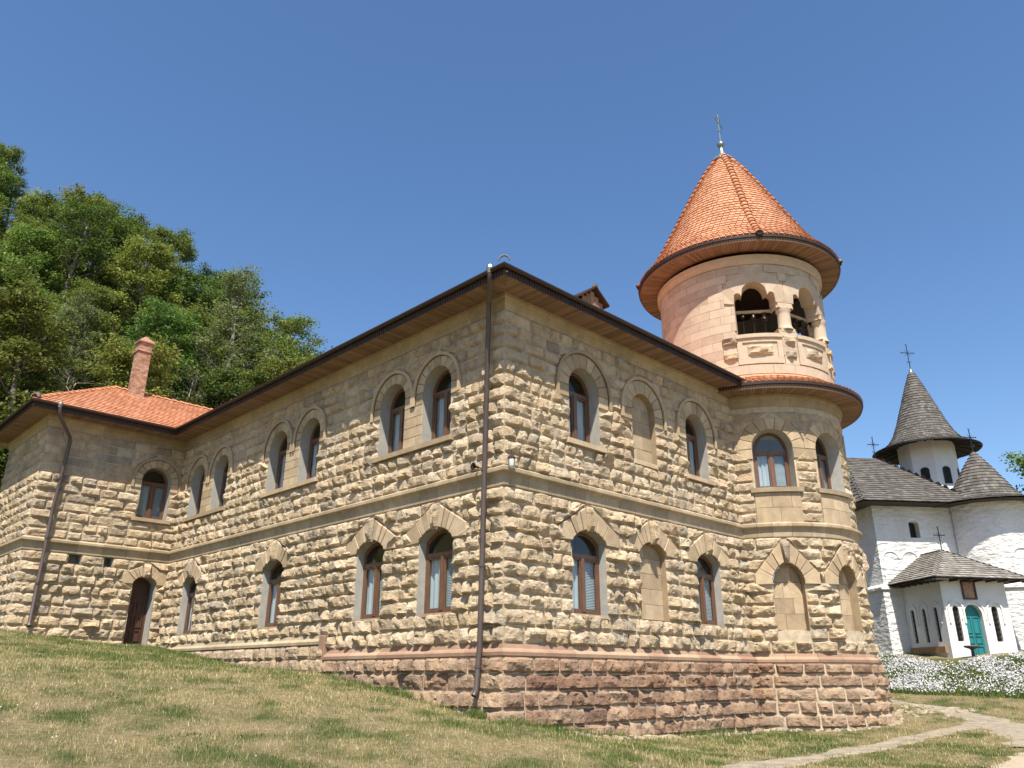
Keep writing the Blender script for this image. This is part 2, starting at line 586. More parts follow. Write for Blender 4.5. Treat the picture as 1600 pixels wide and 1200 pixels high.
PATHS = [([(-3.6, -6.3), (-.6, -4.9), (2.6, -4.15), (6.2, -3.9), (9.8, -3.85), (13.4, -4.3)], [.75, .8, .7, .7, .75, .8]),
         ([(8.5, -7.0), (11.6, -5.5), (14.2, -3.9), (16.4, -2.0), (17.7, .4), (18.4, 4), (18.8, 9)], [1.6, 1.25, 1.1, 1.1, 1.2, 1.3, 1.5])]
drape("path", PATHS[0][0], PATHS[0][1], M_PATH, .02, .5, 20)
drape("path", PATHS[1][0], PATHS[1][1], M_PATH, .026, .4, 30)
ROADC = [(-6, -11.2), (0, -9.6), (4.5, -8.45), (9, -7.85), (14, -7.3), (20, -7.4), (30, -8.5)]
ROADW = [3.4, 3.4, 3.4, 3.4, 3.2, 3.8, 4]
drape("road", ROADC, ROADW, M_ROAD, .015, .2, 40)


def seg_dist(x, y, pts, ws):
    best = np.full(x.shape, 1e9)
    for (a, b, wa, wb) in zip(pts[:-1], pts[1:], ws[:-1], ws[1:]):
        d = np.array(b) - np.array(a)
        t = np.clip(((x - a[0]) * d[0] + (y - a[1]) * d[1]) / (d @ d), 0, 1)
        r = np.hypot(x - a[0] - t * d[0], y - a[1] - t * d[1]) - (wa + (wb - wa) * t) / 2
        best = np.minimum(best, r)
    return best


# ------------------------------------------------------------------ the stone building
L, W, E = 16.7, 4.55, 0.84
TX, TY, TR = 12.01, 0.65, 2.66
ZSOF = 7.55
bld = ob("monastery_building", None, loc=(0, 0, 0))
tag(bld, "two-storey tan rusticated stone building with arched windows and round bell tower under orange tiled cone", "building")


def batter(z):
    return np.where(np.asarray(z) < -.05, .10 + .11 * np.clip(-np.asarray(z), 0, 3) / 1.5, 0.0)


def M_right(s, z, d): return (s, -d - float(batter(z)), z)
def M_left(s, z, d): return (-d - float(batter(z)), -s, z)
def M_right_p(s, z, d): return M_right(s - (float(batter(z)) + (.03 if s == 0 else 0)) * max(0, 1 - max(s, 0)), z, d)
def M_left_p(s, z, d): return M_left(s + (float(batter(z)) + (.03 if s == 0 else 0)) * max(0, 1 - max(-s, 0)), z, d)
def M_left_hi(s, z, d): return (-d - float(batter(z - .36)), -s, z)
def M_wing(s, z, d): return (s, L - d, z)
def M_wside(s, z, d): return (-W - d, -s, z)


def M_tow(s, z, d):
    th = s / TR
    r = TR + d + float(batter(z))
    return (TX + r * math.cos(th), TY + r * math.sin(th), z)


def TS(deg): return math.radians(deg) * TR


class Op:
    """an opening in a wall: s0..s1, sill zb, springing zs, arch kind; ext(z) = blocked width of its dressed surround"""
    def __init__(o, s0, s1, zb, zs, ztop, kind, depth=.34, sur=None, **kw):
        o.s0, o.s1, o.zb, o.zs, o.zt, o.kind, o.depth, o.sur = s0, s1, zb, zs, ztop, kind, depth, sur
        o.c, o.a = (s0 + s1) / 2, (s1 - s0) / 2
        o.__dict__.update(kw)
        if kind == 'seg':
            h = ztop - zs
            o.R = (o.a ** 2 + h * h) / (2 * h)
            o.cz = ztop - o.R
        elif kind == 'round':
            o.R, o.cz = o.a, zs
        elif kind == 'point':
            h = ztop - zs
            o.R = (h * h + o.a ** 2) / (2 * o.a)
            o.cz = zs

    def top(o, s):
        x = min(abs(s - o.c), o.a)
        if o.kind == 'rect': return o.zt
        if o.kind == 'seg': return o.cz + math.sqrt(max(o.R ** 2 - x * x, 0))
        if o.kind == 'round': return o.zs + (o.zt - o.zs) * math.sqrt(max(1 - (x / o.a) ** 2, 0))
        if o.kind == 'point':
            return o.zs + math.sqrt(max(o.R ** 2 - (x + o.R - o.a) ** 2, 0))
        if o.kind == 'trefoil':
            r = o.a * .62
            zc = o.zt - r
            if x <= r: return zc + math.sqrt(r * r - x * x)
            r2_ = (o.a - r) * .5
            return zc - .10 + math.sqrt(max(r2_ ** 2 - (x - r - r2_) ** 2, 0)) * 1.2

    def outline(o, n=18, inset=0.0, zb=None):
        a = o.a - inset
        pts = [(o.c - a, (o.zb if zb is None else zb) + (inset if zb is None else 0)), (o.c + a, (o.zb if zb is None else zb) + (inset if zb is None else 0))]
        for i in range(n + 1):
            x = math.cos(math.pi * i / n)
            pts.append((o.c + a * x, o.top(o.c + o.a * x) - inset))
        return pts

    def ext(o, z):
        """half-open interval blocked for the rough stones at height z"""
        if z < o.zb - o.__dict__.get('below', 0) or z > o.__dict__.get('ktop', o.zt): return None
        if o.sur == 'gable':          # peaked voussoirs of the lower windows
            z1, z2 = o.zs - .0, o.zs + .25
            if z < z1: w = o.a
            elif z < z2: w = o.a + .46
            elif z < o.ktop: w = (o.a + .46) + (0.13 - o.a - .46) * (z - z2) / (o.ktop - z2)
            else: return None
        elif o.sur == 'ring':
            if z < o.zs - .3: w = o.a + o.__dict__.get('jamb', 0)
            elif z < o.zs: w = o.a + o.rw
            else:
                q = (o.a + o.rw) ** 2 - (z - o.zs) ** 2
                if q <= 0: return None
                w = math.sqrt(q)
        else:
            w = o.a if z <= o.zt else None
            if w is None: return None
            if z > o.zs:
                # half width at height z
                lo, hi = 0.0, o.a
                for _ in range(20):
                    mid = (lo + hi) / 2
                    if o.top(o.c + mid) > z: lo = mid
                    else: hi = mid
                w = lo
        return (o.c - w, o.c + w)


STONES = []


def stone(M, sl0, sr0, sl1, sr1, z0, z1, amp, tint, red, step=.045, d0=.02, far=1.0):
    w = max(sr0, sr1) - min(sl0, sl1)
    h = z1 - z0
    if w < .07: return
    nx = max(3, int(round(w / step)))
    nz = max(3, int(round(h / step)))
    I, J = np.meshgrid(np.arange(nx + 1) / nx, np.arange(nz + 1) / nz)
    S = (sl0 + (sr0 - sl0) * I) * (1 - J) + (sl1 + (sr1 - sl1) * I) * J
    Z = z0 + h * J
    off = rng.random(3) * 50
    Q = np.stack([S, Z, 0 * S], -1) + off
    edge = np.minimum(np.minimum(I, 1 - I) * w, np.minimum(J, 1 - J) * h)
    big = vnoise(Q * np.array([3.0, 4.6, 1]), 1)
    med = vnoise(Q * 8.0, 2)
    fin = vnoise(Q * 21.0, 3)
    rid = 1 - np.abs(2 * vnoise(Q * 6.0, 4) - 1)
    dl, dr_, db, dt = I * w, (1 - I) * w, J * h, (1 - J) * h
    chip = .035 * (med - .5)
    prof = sstep(-.004, .034, np.minimum(dl, dr_) + chip) * sstep(-.004, .022, db + chip * .7) * sstep(-.004, .05, dt + chip)
    prof = np.where((I < 1e-6) | (I > 1 - 1e-6) | (J < 1e-6) | (J > 1 - 1e-6), 0, prof)
    pit = np.maximum(0, vnoise(Q * 13.0, 7) - .66) * 2.2
    xs_, zs_ = (I - .5) * w, (J - .5) * h
    fac = np.full(I.shape, 9.0)
    for _k in range(7):
        sx_, sz_ = rng.normal(0, 1.7), rng.normal(-.3, 2.4)
        fac = np.minimum(fac, rng.uniform(.85, 1.35) + sx_ * (xs_ - rng.uniform(-.4, .4) * w) + sz_ * (zs_ - rng.uniform(-.3, .3) * h))
    fac = np.clip(fac, .3, 1.25)
    D = d0 + amp * prof * (fac * (.72 + .45 * big) + .26 * (med - .5) + .22 * (rid - .6) + .16 * (fin - .5) - .5 * pit)
    D = np.maximum(D, d0 * .6)
    jit = min(.016, amp * .14)
    S = S + jit * 2 * (vnoise(Q * 11, 5) - .5)
    Z = Z + jit * 2 * (vnoise(Q * 11, 6) - .5)
    V = [M(s, z, d) for s, z, d in zip(S.ravel(), Z.ravel(), D.ravel())]
    m = nx + 1
    F = []
    for j in range(nz):
        for i in range(nx):
            a, b, c, e = j * m + i, j * m + i + 1, (j + 1) * m + i + 1, (j + 1) * m + i
            if (i + j) % 2: F += [(a, b, c), (a, c, e)]
            else: F += [(a, b, e), (b, c, e)]
    loop = [i for i in range(m)] + [j * m + nx for j in range(1, nz + 1)] + [nz * m + i for i in range(nx - 1, -1, -1)] + [j * m for j in range(nz - 1, 0, -1)]
    k = len(V)
    Sf, Zf = S.ravel(), Z.ravel()
    V += [M(Sf[i], Zf[i], -.03) for i in loop]
    n = len(loop)
    for i in range(n):
        F.append((loop[i], k + i, k + (i + 1) % n, loop[(i + 1) % n]))
    V = np.array(V)
    c = V.mean(0)
    dist = np.linalg.norm(c - CAM)
    STONES.append((w * h / dist ** 2 * far, V, F, tint, red))


def lay(M, s0, s1, zs, ops, amp, red=0.0, lw=(.30, .60), step=.045, far=1.0, tintbias=0.0, jt=.012):
    """courses of stones between openings"""
    for z0, z1 in zip(zs[:-1], zs[1:]):
        h = z1 - z0
        e = .02
        ints = []
        zz = np.linspace(z0 + e, z1 - e, 5)
        blocks = []
        for op in ops:
            E0, E1 = op.ext(z0 + e), op.ext(z1 - e)
            any_ = [op.ext(q) for q in zz]
            if not any(any_): continue
            if E0 is None and E1 is None:
                w_ = [q for q in any_ if q]
                E0 = E1 = (min(q[0] for q in w_), max(q[1] for q in w_))
            if E0 is None:
                E0 = E1
            if E1 is None:
                E1 = (op.c - .02, op.c + .02) if op.sur in ('gable', 'ring') or op.kind != 'rect' else E0
            blocks.append((min(E0[0], E1[0]), max(E0[1], E1[1]), E0, E1))
        blocks.sort()
        cur = (s0, s0)
        for b in blocks:
            ints.append((cur[0], cur[1], b[2][0], b[3][0]))
            cur = (b[2][1], b[3][1])
        ints.append((cur[0], cur[1], s1, s1))
        for a0, a1, b0, b1 in ints:
            if b0 <= s0 or a0 >= s1: continue
            w0, w1 = b0 - a0, b1 - a1
            if max(w0, w1) < .08: continue
            if min(w0, w1) < .02:
                mid0, mid1 = (a0 + b0) / 2, (a1 + b1) / 2
                if w0 < .02: a0 = b0 = mid0; a0 -= .02; b0 += .02
                if w1 < .02: a1 = b1 = mid1; a1 -= .02; b1 += .02
                w0, w1 = b0 - a0, b1 - a1
            wm = (w0 + w1) / 2
            n = max(1, int(round(wm / (lw[0] + (lw[1] - lw[0]) * rng.random()))))
            cuts = np.cumsum(rng.uniform(.6, 1.5, n))
            cuts = np.concatenate([[0], cuts / cuts[-1]])
            lo_, hi_ = max(a0, a1), min(b0, b1)
            if hi_ - lo_ > .22 and n > 1:
                mg = min(.12, (hi_ - lo_) * .2)
                inner = np.clip(min(a0, a1) + (max(b0, b1) - min(a0, a1)) * cuts[1:-1], lo_ + mg, hi_ - mg)
                inner = np.unique(np.round(inner, 3))
                keep_ = [inner[0]]
                for q_ in inner[1:]:
                    if q_ - keep_[-1] > .12: keep_.append(q_)
                c0s, c1s = [a0] + keep_ + [b0], [a1] + keep_ + [b1]
            else:
                c0s, c1s = list(a0 + w0 * cuts), list(a1 + w1 * cuts)
            for p0, q0, p1, q1 in zip(c0s[:-1], c0s[1:], c1s[:-1], c1s[1:]):
                A = amp(z0, a0) if callable(amp) else amp
                r_ = red(z0, (a0 + b0) / 2) if callable(red) else red
                r_ = float(np.clip(r_ + (rng.normal() * .07 if r_ > .02 else 0), 0, 1))
                stone(M, p0 + jt, max(p0 + jt + .01, q0 - jt), p1 + jt, max(p1 + jt + .01, q1 - jt),
                      z0 + jt * rng.uniform(.3, 1.8), z1 - jt * rng.uniform(.3, 1.8),
                      A * rng.uniform(.72, 1.3), float(np.clip(rng.beta(2, 2) + tintbias, 0, 1)), r_, step, far=far)


def backing(name, M, s0, s1, z0, z1, ops, mat, parent, ds=.5, zcuts=(), bd=0.0):
    cs = {round(s0, 4), round(s1, 4)}
    for x in np.arange(s0, s1, ds): cs.add(round(float(x), 4))
    for op in ops:
        if op.s1 < s0 or op.s0 > s1: continue
        k = 2 if op.kind == 'rect' else 16
        for i in range(k + 1):
            cs.add(round(op.c - op.a * math.cos(math.pi * i / k), 4))
    cs = sorted(c for c in cs if s0 - 1e-3 <= c <= s1 + 1e-3)
    mb = MB()
    for a, b in zip(cs[:-1], cs[1:]):
        if b - a < 1e-4: continue
        m = (a + b) / 2
        hit = sorted([op for op in ops if op.s0 < m < op.s1 and op.zb < z1 and op.zt > z0], key=lambda q: q.zb)
        lo = (z0, z0)
        segs = []
        for op in hit:
            segs.append((lo[0], lo[1], op.zb, op.zb))
            lo = (op.top(a), op.top(b))
        segs.append((lo[0], lo[1], z1, z1))
        for la, lb, ha, hb in segs:
            zsn = sorted([z for z in zcuts if max(la, lb) < z < min(ha, hb)])
            pa, pb = la, lb
            for z in zsn + [None]:
                qa, qb = (z, z) if z is not None else (ha, hb)
                if max(qa - pa, qb - pb) > 1e-4:
                    mb.add([M(a, pa, bd), M(b, pb, bd), M(b, qb, bd), M(a, qa, bd)], [(0, 1, 2, 3)])
                pa, pb = qa, qb
    return mb.build(name, mat, parent)


def strip(M, pts, d0, d1, mb, closed=True, **at):
    v = [M(s, z, d0) for s, z in pts] + [M(s, z, d1) for s, z in pts]
    n = len(pts)
    f = [(i, (i + 1) % n, n + (i + 1) % n, n + i) for i in range(n if closed else n - 1)]
    return mb.add(v, f, **at)


def prism(M, pts, d0, d1, mb, **at):
    """extrude a polygon (s,z) between depths d0<d1, closed at the front"""
    n = len(pts)
    v = [M(s, z, d1) for s, z in pts] + [M(s, z, d0) for s, z in pts]
    f = [tuple(range(n))] + [(i, n + i, n + (i + 1) % n, (i + 1) % n) for i in range(n)]
    return mb.add(v, f, **at)


def ring(M, outer, inner, d0, d1, mb):
    n = len(outer)
    v = [M(s, z, d1) for s, z in outer] + [M(s, z, d1) for s, z in inner] + [M(s, z, d0) for s, z in inner] + [M(s, z, d0) for s, z in outer]
    f = []
    for i in range(n):
        j = (i + 1) % n
        f += [(i, j, n + j, n + i), (n + i, n + j, 2 * n + j, 2 * n + i), (3 * n + i, 3 * n + j, j, i)]
    return mb.add(v, f)


def bevel_block(M, pts, d0, d1, name, mat, parent, bev=.012, tint=None):
    """a dressed block with a chamfered front arris"""
    c = (sum(p[0] for p in pts) / len(pts), sum(p[1] for p in pts) / len(pts))
    ins = []
    for p in pts:
        dx, dz = c[0] - p[0], c[1] - p[1]
        l = math.hypot(dx, dz) or 1
        ins.append((p[0] + dx / l * bev * 1.4, p[1] + dz / l * bev * 1.4))
    n = len(pts)
    v = [M(s, z, d1) for s, z in ins] + [M(s, z, d1 - bev) for s, z in pts] + [M(s, z, d0) for s, z in pts]
    f = [tuple(range(n))]
    for i in range(n):
        j = (i + 1) % n
        f += [(i, n + i, n + j, j), (n + i, 2 * n + i, 2 * n + j, n + j)]
    t = rng.random() if tint is None else tint
    return ob(name, mesh(name, v, f, mat, False, {"tint": [t] * len(v)}), parent)


def shrink(pts, g):
    c = (sum(p[0] for p in pts) / len(pts), sum(p[1] for p in pts) / len(pts))
    out = []
    for p in pts:
        dx, dz = c[0] - p[0], c[1] - p[1]
        l = math.hypot(dx, dz) or 1
        out.append((p[0] + dx / l * g, p[1] + dz / l * g))
    return out


def rough_face(M, pts_fn, nx, nz, d0, amp, name, mat, parent, red=0.0):
    """small rock-faced block whose outline is given by pts_fn(u,v)"""
    V, F = [], []
    off = rng.random(3) * 40
    for j in range(nz + 1):
        for i in range(nx + 1):
            u, v = i / nx, j / nz
            s, z = pts_fn(u, v)
            e = min(u, 1 - u, v, 1 - v)
            q = np.array([[s * 9, z * 9, 0]]) + off
            d = d0 + amp * min(1, e * 6) * (.35 + .9 * vnoise(q, 2)[0])
            V.append(M(s, z, d))
    m = nx + 1
    F = [(j * m + i, j * m + i + 1, (j + 1) * m + i + 1, (j + 1) * m + i) for j in range(nz) for i in range(nx)]
    loop = [i for i in range(m)] + [j * m + nx for j in range(1, nz + 1)] + [nz * m + i for i in range(nx - 1, -1, -1)] + [j * m for j in range(nz - 1, 0, -1)]
    k = len(V)
    for i in loop:
        u, v = (i % m) / nx, (i // m) / nz
        s, z = pts_fn(u, v)
        V.append(M(s, z, -.02))
    n = len(loop)
    F += [(loop[i], k + i, k + (i + 1) % n, loop[(i + 1) % n]) for i in range(n)]
    return ob(name, mesh(name, V, F, mat, False, {"tint": [rng.random()] * len(V), "red": [red] * len(V)}), parent)


# ---- windows
def window_unit(M, op, style, sill=None, reveal=M_REVEAL):
    """part 'window' (the wooden frame) with panes, curtain, reveal, sill, voussoirs as sub-parts"""
    dep = op.depth
    mb = MB()
    out = op.outline(18)
    o1 = op.outline(18, .004)
    i1 = op.outline(18, .075)
    ring(M, o1, i1, -dep - .07, -dep + .0, mb)
    zt = op.zs - .02 if op.kind != 'seg' else op.zs - .30
    mb.box((op.s0 + .07, zt - .045, -dep - .065), (op.s1 - .07, zt + .045, -dep + .008), M=lambda s, z, d: M(s, z, d))
    mb.box((op.c - .05, op.zb + .07, -dep - .064), (op.c + .05, zt - .04, -dep + .012), M=lambda s, z, d: M(s, z, d))
    for sg in (-1, 1):      # casement stiles
        x0, x1 = (op.s0 + .075, op.c - .05) if sg < 0 else (op.c + .05, op.s1 - .075)
        q = [(x0, op.zb + .07), (x1, op.zb + .07), (x1, zt - .045), (x0, zt - .045)]
        ring(M, q, [(x0 + .045, op.zb + .125), (x1 - .045, op.zb + .125), (x1 - .045, zt - .09), (x0 + .045, zt - .09)], -dep - .055, -dep - .012, mb)
    w = mb.build("window", M_FRAME, bld)
    # glass
    for q in ([(op.s0 + .1, op.zb + .1), (op.c - .07, op.zb + .1), (op.c - .07, zt - .07), (op.s0 + .1, zt - .07)],
              [(op.c + .07, op.zb + .1), (op.s1 - .1, op.zb + .1), (op.s1 - .1, zt - .07), (op.c + .07, zt - .07)]):
        g = MB()
        g.add([M(s, z, -dep - .04) for s, z in q], [(0, 1, 2, 3)])
        g.build("pane", M_GLASS, w)
    up = [p for p in op.outline(18, .07)[2:] if p[1] > zt + .03]
    up = [(up[0][0], zt + .03)] + up + [(up[-1][0], zt + .03)]
    g = MB()
    g.add([M(s, z, -dep - .04) for s, z in up], [tuple(range(len(up)))])
    g.build("pane", M_GLASS, w)
    # curtain or blind behind the glass
    if style in ('curtain', 'half'):
        g = MB()
        xs = np.linspace(op.s0 + .02, op.s1 - .02 if style == 'curtain' else op.c + .1, 40)
        v = []
        for x in xs:
            dd = -dep - .11 + .02 * math.sin(x * 42 + op.s0)
            v += [M(x, op.zb + .02, dd), M(x, zt + .02, dd + .01)]
        g.add(v, [(2 * i, 2 * i + 2, 2 * i + 3, 2 * i + 1) for i in range(len(xs) - 1)])
        g.build("curtain", M_CURT, w, True)
    if style in ('blind', 'half'):
        g = MB()
        a0 = op.s0 + .02 if style == 'blind' else op.c + .02
        for z in np.arange(op.zb + .05, zt, .034):
            g.add([M(a0, z, -dep - .085), M(op.s1 - .02, z, -dep - .085), M(op.s1 - .02, z + .031, -dep - .105), M(a0, z + .031, -dep - .105)], [(0, 1, 2, 3)])
        g.build("blind", M_CURT, w)
    # room behind
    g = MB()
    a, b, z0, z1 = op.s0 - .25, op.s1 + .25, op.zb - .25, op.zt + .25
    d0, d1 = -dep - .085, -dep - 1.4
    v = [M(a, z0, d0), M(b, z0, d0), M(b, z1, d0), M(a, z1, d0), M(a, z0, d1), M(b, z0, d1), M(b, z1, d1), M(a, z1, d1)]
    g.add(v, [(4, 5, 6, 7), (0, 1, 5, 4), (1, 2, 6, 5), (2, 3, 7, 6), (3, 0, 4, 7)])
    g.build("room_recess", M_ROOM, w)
    return w


def reveal_part(M, op, parent, mat=M_REVEAL, dep=None):
    g = MB()
    strip(M, op.outline(24), .034, -(dep or op.depth) - .09, g)
    return g.build("reveal", mat, parent)


def gable_arch(M, op, parent, nside=3, mat=None):
    """wedge stones rising to a rock-faced keystone (lower windows)"""
    mat = mat or M_ASH
    ex = [(op.c + op.a + .46, op.zs - .04), (op.c + op.a + .46, op.zs + .25), (op.c + .13, op.ktop), (op.c - .13, op.ktop),
          (op.c - op.a - .46, op.zs + .25), (op.c - op.a - .46, op.zs - .04)]
    org = (op.c, op.cz if op.kind == 'seg' else op.zs - .1)
    inner = op.outline(60)[2:]

    def ray_ext(ang):
        dx, dz = math.cos(ang), math.sin(ang)
        for (x0, z0), (x1, z1) in zip(ex[:-1], ex[1:]):
            ax, az, bx, bz = x0 - org[0], z0 - org[1], x1 - x0, z1 - z0
            den = dx * bz - dz * bx
            if abs(den) < 1e-9: continue
            t = (ax * bz - az * bx) / den
            u = (ax * dz - az * dx) / den
            if t > 0 and -1e-6 <= u <= 1 + 1e-6: return (org[0] + dx * t, org[1] + dz * t)
        return None

    def inn(ang):
        best = min(inner, key=lambda p: abs(math.atan2(p[1] - org[1], p[0] - org[0]) - ang))
        return best
    a_sp = math.atan2(op.zs - org[1], op.a)
    kw = .13
    a_key = math.atan2(op.ktop - org[1], kw) if op.kind != 'seg' else math.atan2(op.zt - org[1], kw * .72)
    a0 = math.atan2(ex[1][1] - org[1], ex[1][0] - org[0]) * .0 + a_sp
    angs = [a0 + (a_key - a0) * t for t in np.linspace(0, 1, nside + 2)]
    angs = [a0] + [a0 + (a_key - a0) * t for t in (.30, .55, .78)] + [a_key]
    for mirror in (1, -1):
        for q0, q1 in zip(angs[:-1], angs[1:]):
            pin = [inn(q) for q in np.linspace(q0, q1, 4)]
            e0, e1 = ray_ext(q0), ray_ext(q1)
            if q0 == a0: e0, pin[0] = ex[0], (op.c + op.a, op.zs - .04)
            if e1 is None: e1 = ex[2]
            po = [e0]
            if e0[1] < ex[1][1] - 1e-4 and e1[1] > ex[1][1] + 1e-4: po.append(ex[1])
            po.append(e1)
            pts = po + pin[::-1]
            if mirror < 0: pts = [(2 * op.c - s, z) for s, z in pts][::-1]
            bevel_block(M, shrink(pts, .013), -.03, .07 + rng.uniform(0, .03), "voussoir", mat, parent)
    ki = inn(a_key)
    hw = ki[0] - op.c
    zk = op.zt - .03
    rough_face(M, lambda u, v: (op.c + (2 * u - 1) * (hw + (kw - hw) * v), zk + (op.ktop + .02 - zk) * v), 5, 9, .09, .13, "keystone", M_STONE, parent)


def round_arch(M, op, parent, n=9, hood=True, rv=.28, mat=None, jambs=True):
    mat = mat or M_ASH
    c, a, zs = op.c, op.a, op.zs
    angs = np.linspace(0, math.pi, n + 1)
    for q0, q1 in zip(angs[:-1], angs[1:]):
        sub = np.linspace(q0, q1, 4)
        ri = [(c + a * math.cos(t), zs + (op.zt - zs) * math.sin(t)) for t in sub]
        ro = [(c + (a + rv) * math.cos(t), zs + (op.zt - zs + rv) * math.sin(t)) for t in sub]
        bevel_block(M, shrink(ro + ri[::-1], .010), -.03, .05 + rng.uniform(0, .008), "voussoir", mat, parent)
    if jambs:
        for sg in (-1, 1):
            x0, x1 = sorted((c + sg * a, c + sg * (a + rv)))
            bevel_block(M, shrink([(x0, zs - .3), (x1, zs - .3), (x1, zs), (x0, zs)], .006), -.03, .05, "jamb_block", mat, parent)
    if hood:
        sub = np.linspace(0, math.pi, 25)
        r0, r1 = a + rv + .005, a + rv + .085
        pi_ = [(c + r0, zs - .3)] + [(c + r0 * math.cos(t), zs + (r0 + op.zt - zs - a) * math.sin(t)) for t in sub] + [(c - r0, zs - .3)]
        po = [(c + r1, zs - .3)] + [(c + r1 * math.cos(t), zs + (r1 + op.zt - zs - a) * math.sin(t)) for t in sub] + [(c - r1, zs - .3)]
        g = MB()
        nn = len(pi_)
        v = [M(s, z, .06) for s, z in pi_] + [M(s, z, .10) for s, z in pi_] + [M(s, z, .10) for s, z in po] + [M(s, z, -.03) for s, z in po]
        f = [(k * nn + i, k * nn + i + 1, (k + 1) * nn + i + 1, (k + 1) * nn + i) for k in range(3) for i in range(nn - 1)]
        g.add(v, f, tint=rng.random())
        g.build("hood_mould", mat, parent)


def sill(M, s0, s1, z0, z1, parent, out=.10, name="sill", mat=None):
    return bevel_block(M, [(s0, z0), (s1, z0), (s1, z1), (s0, z1)], -.3, out, name, mat or M_ASH, parent, .015)


def blind_fill(M, op, parent, dep, mat, hh=.36):
    """ashlar blocks closing a blind niche"""
    z = op.zb
    k = 0
    while z < op.zt - .05:
        z2 = min(z + hh, op.zt)
        cuts = [op.s0, op.c + (.12 if k % 2 else -.15), op.s1]
        for a, b in zip(cuts[:-1], cuts[1:]):
            pts = [(a, z), (b, z)]
            xs = np.linspace(b, a, 7)
            pts += [(x, min(z2, max(z + .001, op.top(x)))) for x in xs]
            bevel_block(M, shrink(pts, .004), -dep - .05, -dep + .02 + rng.uniform(-.004, .004), "block", mat, parent, .006)
        z = z2
        k += 1


LZ = [.12, .45, .78] + list(np.linspace(.78, 3.2, 9)[1:])
UZ = list(np.linspace(3.6, 7.2, 13))
PZ = [-2.35, -2.02, -1.7, -1.38, -1.06, -.74, -.42, -.12]

KT = 3.10


def low(s0, s1): return Op(s0, s1, .78, 2.34, 2.58, 'seg', .17, 'gable', ktop=KT)


def upw(s0, s1, rw=.36, **kw): return Op(s0, s1, 4.62, 5.93, 5.93 + (s1 - s0) / 2, 'round', .26, 'ring', rw=rw, ktop=5.93 + (s1 - s0) / 2 + rw, below=.12, **kw)


R_low = [low(2.03, 3.19), low(4.45, 5.53), low(6.90, 8.02)]
R_up = [upw(2.06, 3.14, .47), upw(4.47, 5.45, .47), upw(6.90, 7.92, .47)]
Lp = [(1.74, 2.77), (3.48, 4.51), (7.38, 8.41), (9.18, 10.21), (12.95, 13.95), (14.72, 15.72)]
L_low = [low(-2.68, -1.52), low(-5.1, -4.0), low(-9.76, -8.64), low(-15.15, -14.15)]
L_up = [upw(-b, -a) for a, b in Lp]
W_up = [upw(-1.38, -.38, .36)]
W_door = Op(-1.12, -.36, .3, 2.45, 2.68, 'seg', .42, 'gable', ktop=3.06)
W_vent = [Op(-3.22, -2.84, 2.90, 3.2, 3.2, 'rect', .5), Op(-2.15, -1.86, 2.90, 3.2, 3.2, 'rect', .5)]
for op in R_up + W_up: op.below = .12


def tlow(deg): return Op(TS(deg) - .41, TS(deg) + .41, .72, 1.95, 2.50, 'point', .22, 'gable', ktop=3.05)
def tup(deg): return Op(TS(deg) - .57, TS(deg) + .57, 4.62, 5.78, 6.35, 'round', .34, 'ring', rw=.40, ktop=6.75, below=1.02, jamb=.05)


T_low = [tlow(218.4), tlow(258.4), tlow(298)]
T_up = [tup(218.2), tup(259.0), tup(300)]

# pier between paired windows: treated as blocked strips
class Strip(Op):
    def __init__(o, s0, s1, z0, z1):
        Op.__init__(o, s0, s1, z0, z1, z1, 'rect', 0)


piers = [Strip(-Lp[i + 1][0], -Lp[i][1], 4.5, 5.65) for i in (0, 2, 4)]


def amp_up(z, s): return .105 if z < 5.6 else .082


def red_right(z, s): return .97 if z > -1.2 else .85
def red_left(z, s): return max(0.3, .92 + s * .06)


lay(M_right, -.03, 9.5, LZ, R_low, .118)
lay(M_right, -.03, 9.5, UZ, R_up, amp_up)
lay(M_right_p, -.03, 9.5, PZ, [], .11, red_right, (.34, .62))
lay(M_left, -6.1, .03, LZ, L_low, .118)
LZ2 = [.48, .78] + LZ[3:]
lay(M_left, -L, -6.1, LZ2, L_low, .108, step=.06)
lay(M_left, -L, .03, UZ, L_up + piers, amp_up, step=.055)
lay(M_left_p, -6.1, .03, PZ, [], .11, red_left, (.34, .62))
lay(M_left_hi, -L, -6.1, [z for z in np.arange(-1.04, .3, .32)], [], .075, .32, (.34, .62), step=.065)
WLZ = [.0, .33, .62] + list(np.linspace(.62, 3.2, 9)[1:])
lay(M_wing, -W - .02, 0, WLZ, [W_door] + W_vent, .12, step=.06, lw=(.4, .78), tintbias=-.12)
lay(M_wing, -W - .02, 0, UZ, W_up, lambda z, s: .09 if z < 5.6 else .045, step=.06, lw=(.4, .78), tintbias=-.12)
lay(M_wside, -L - 4.75, -L + .02, WLZ, [], .10, step=.07)
lay(M_wside, -L - 4.75, -L + .02, UZ, [], lambda z, s: .09 if z < 5.6 else .05, step=.07)
ta, tb = TS(193), TS(352)
lay(M_tow, ta, tb, LZ, T_low, .13, lw=(.42, .8), jt=.018)
lay(M_tow, ta, tb, UZ[:-1], T_up, lambda z, s: .085 if z < 5.6 else .045, lw=(.42, .8), jt=.014)
lay(M_tow, ta, tb, PZ, [], .11, lambda z, s: .9 if z > -.5 else (.85 if z > -.9 else .66), (.42, .9), jt=.022)

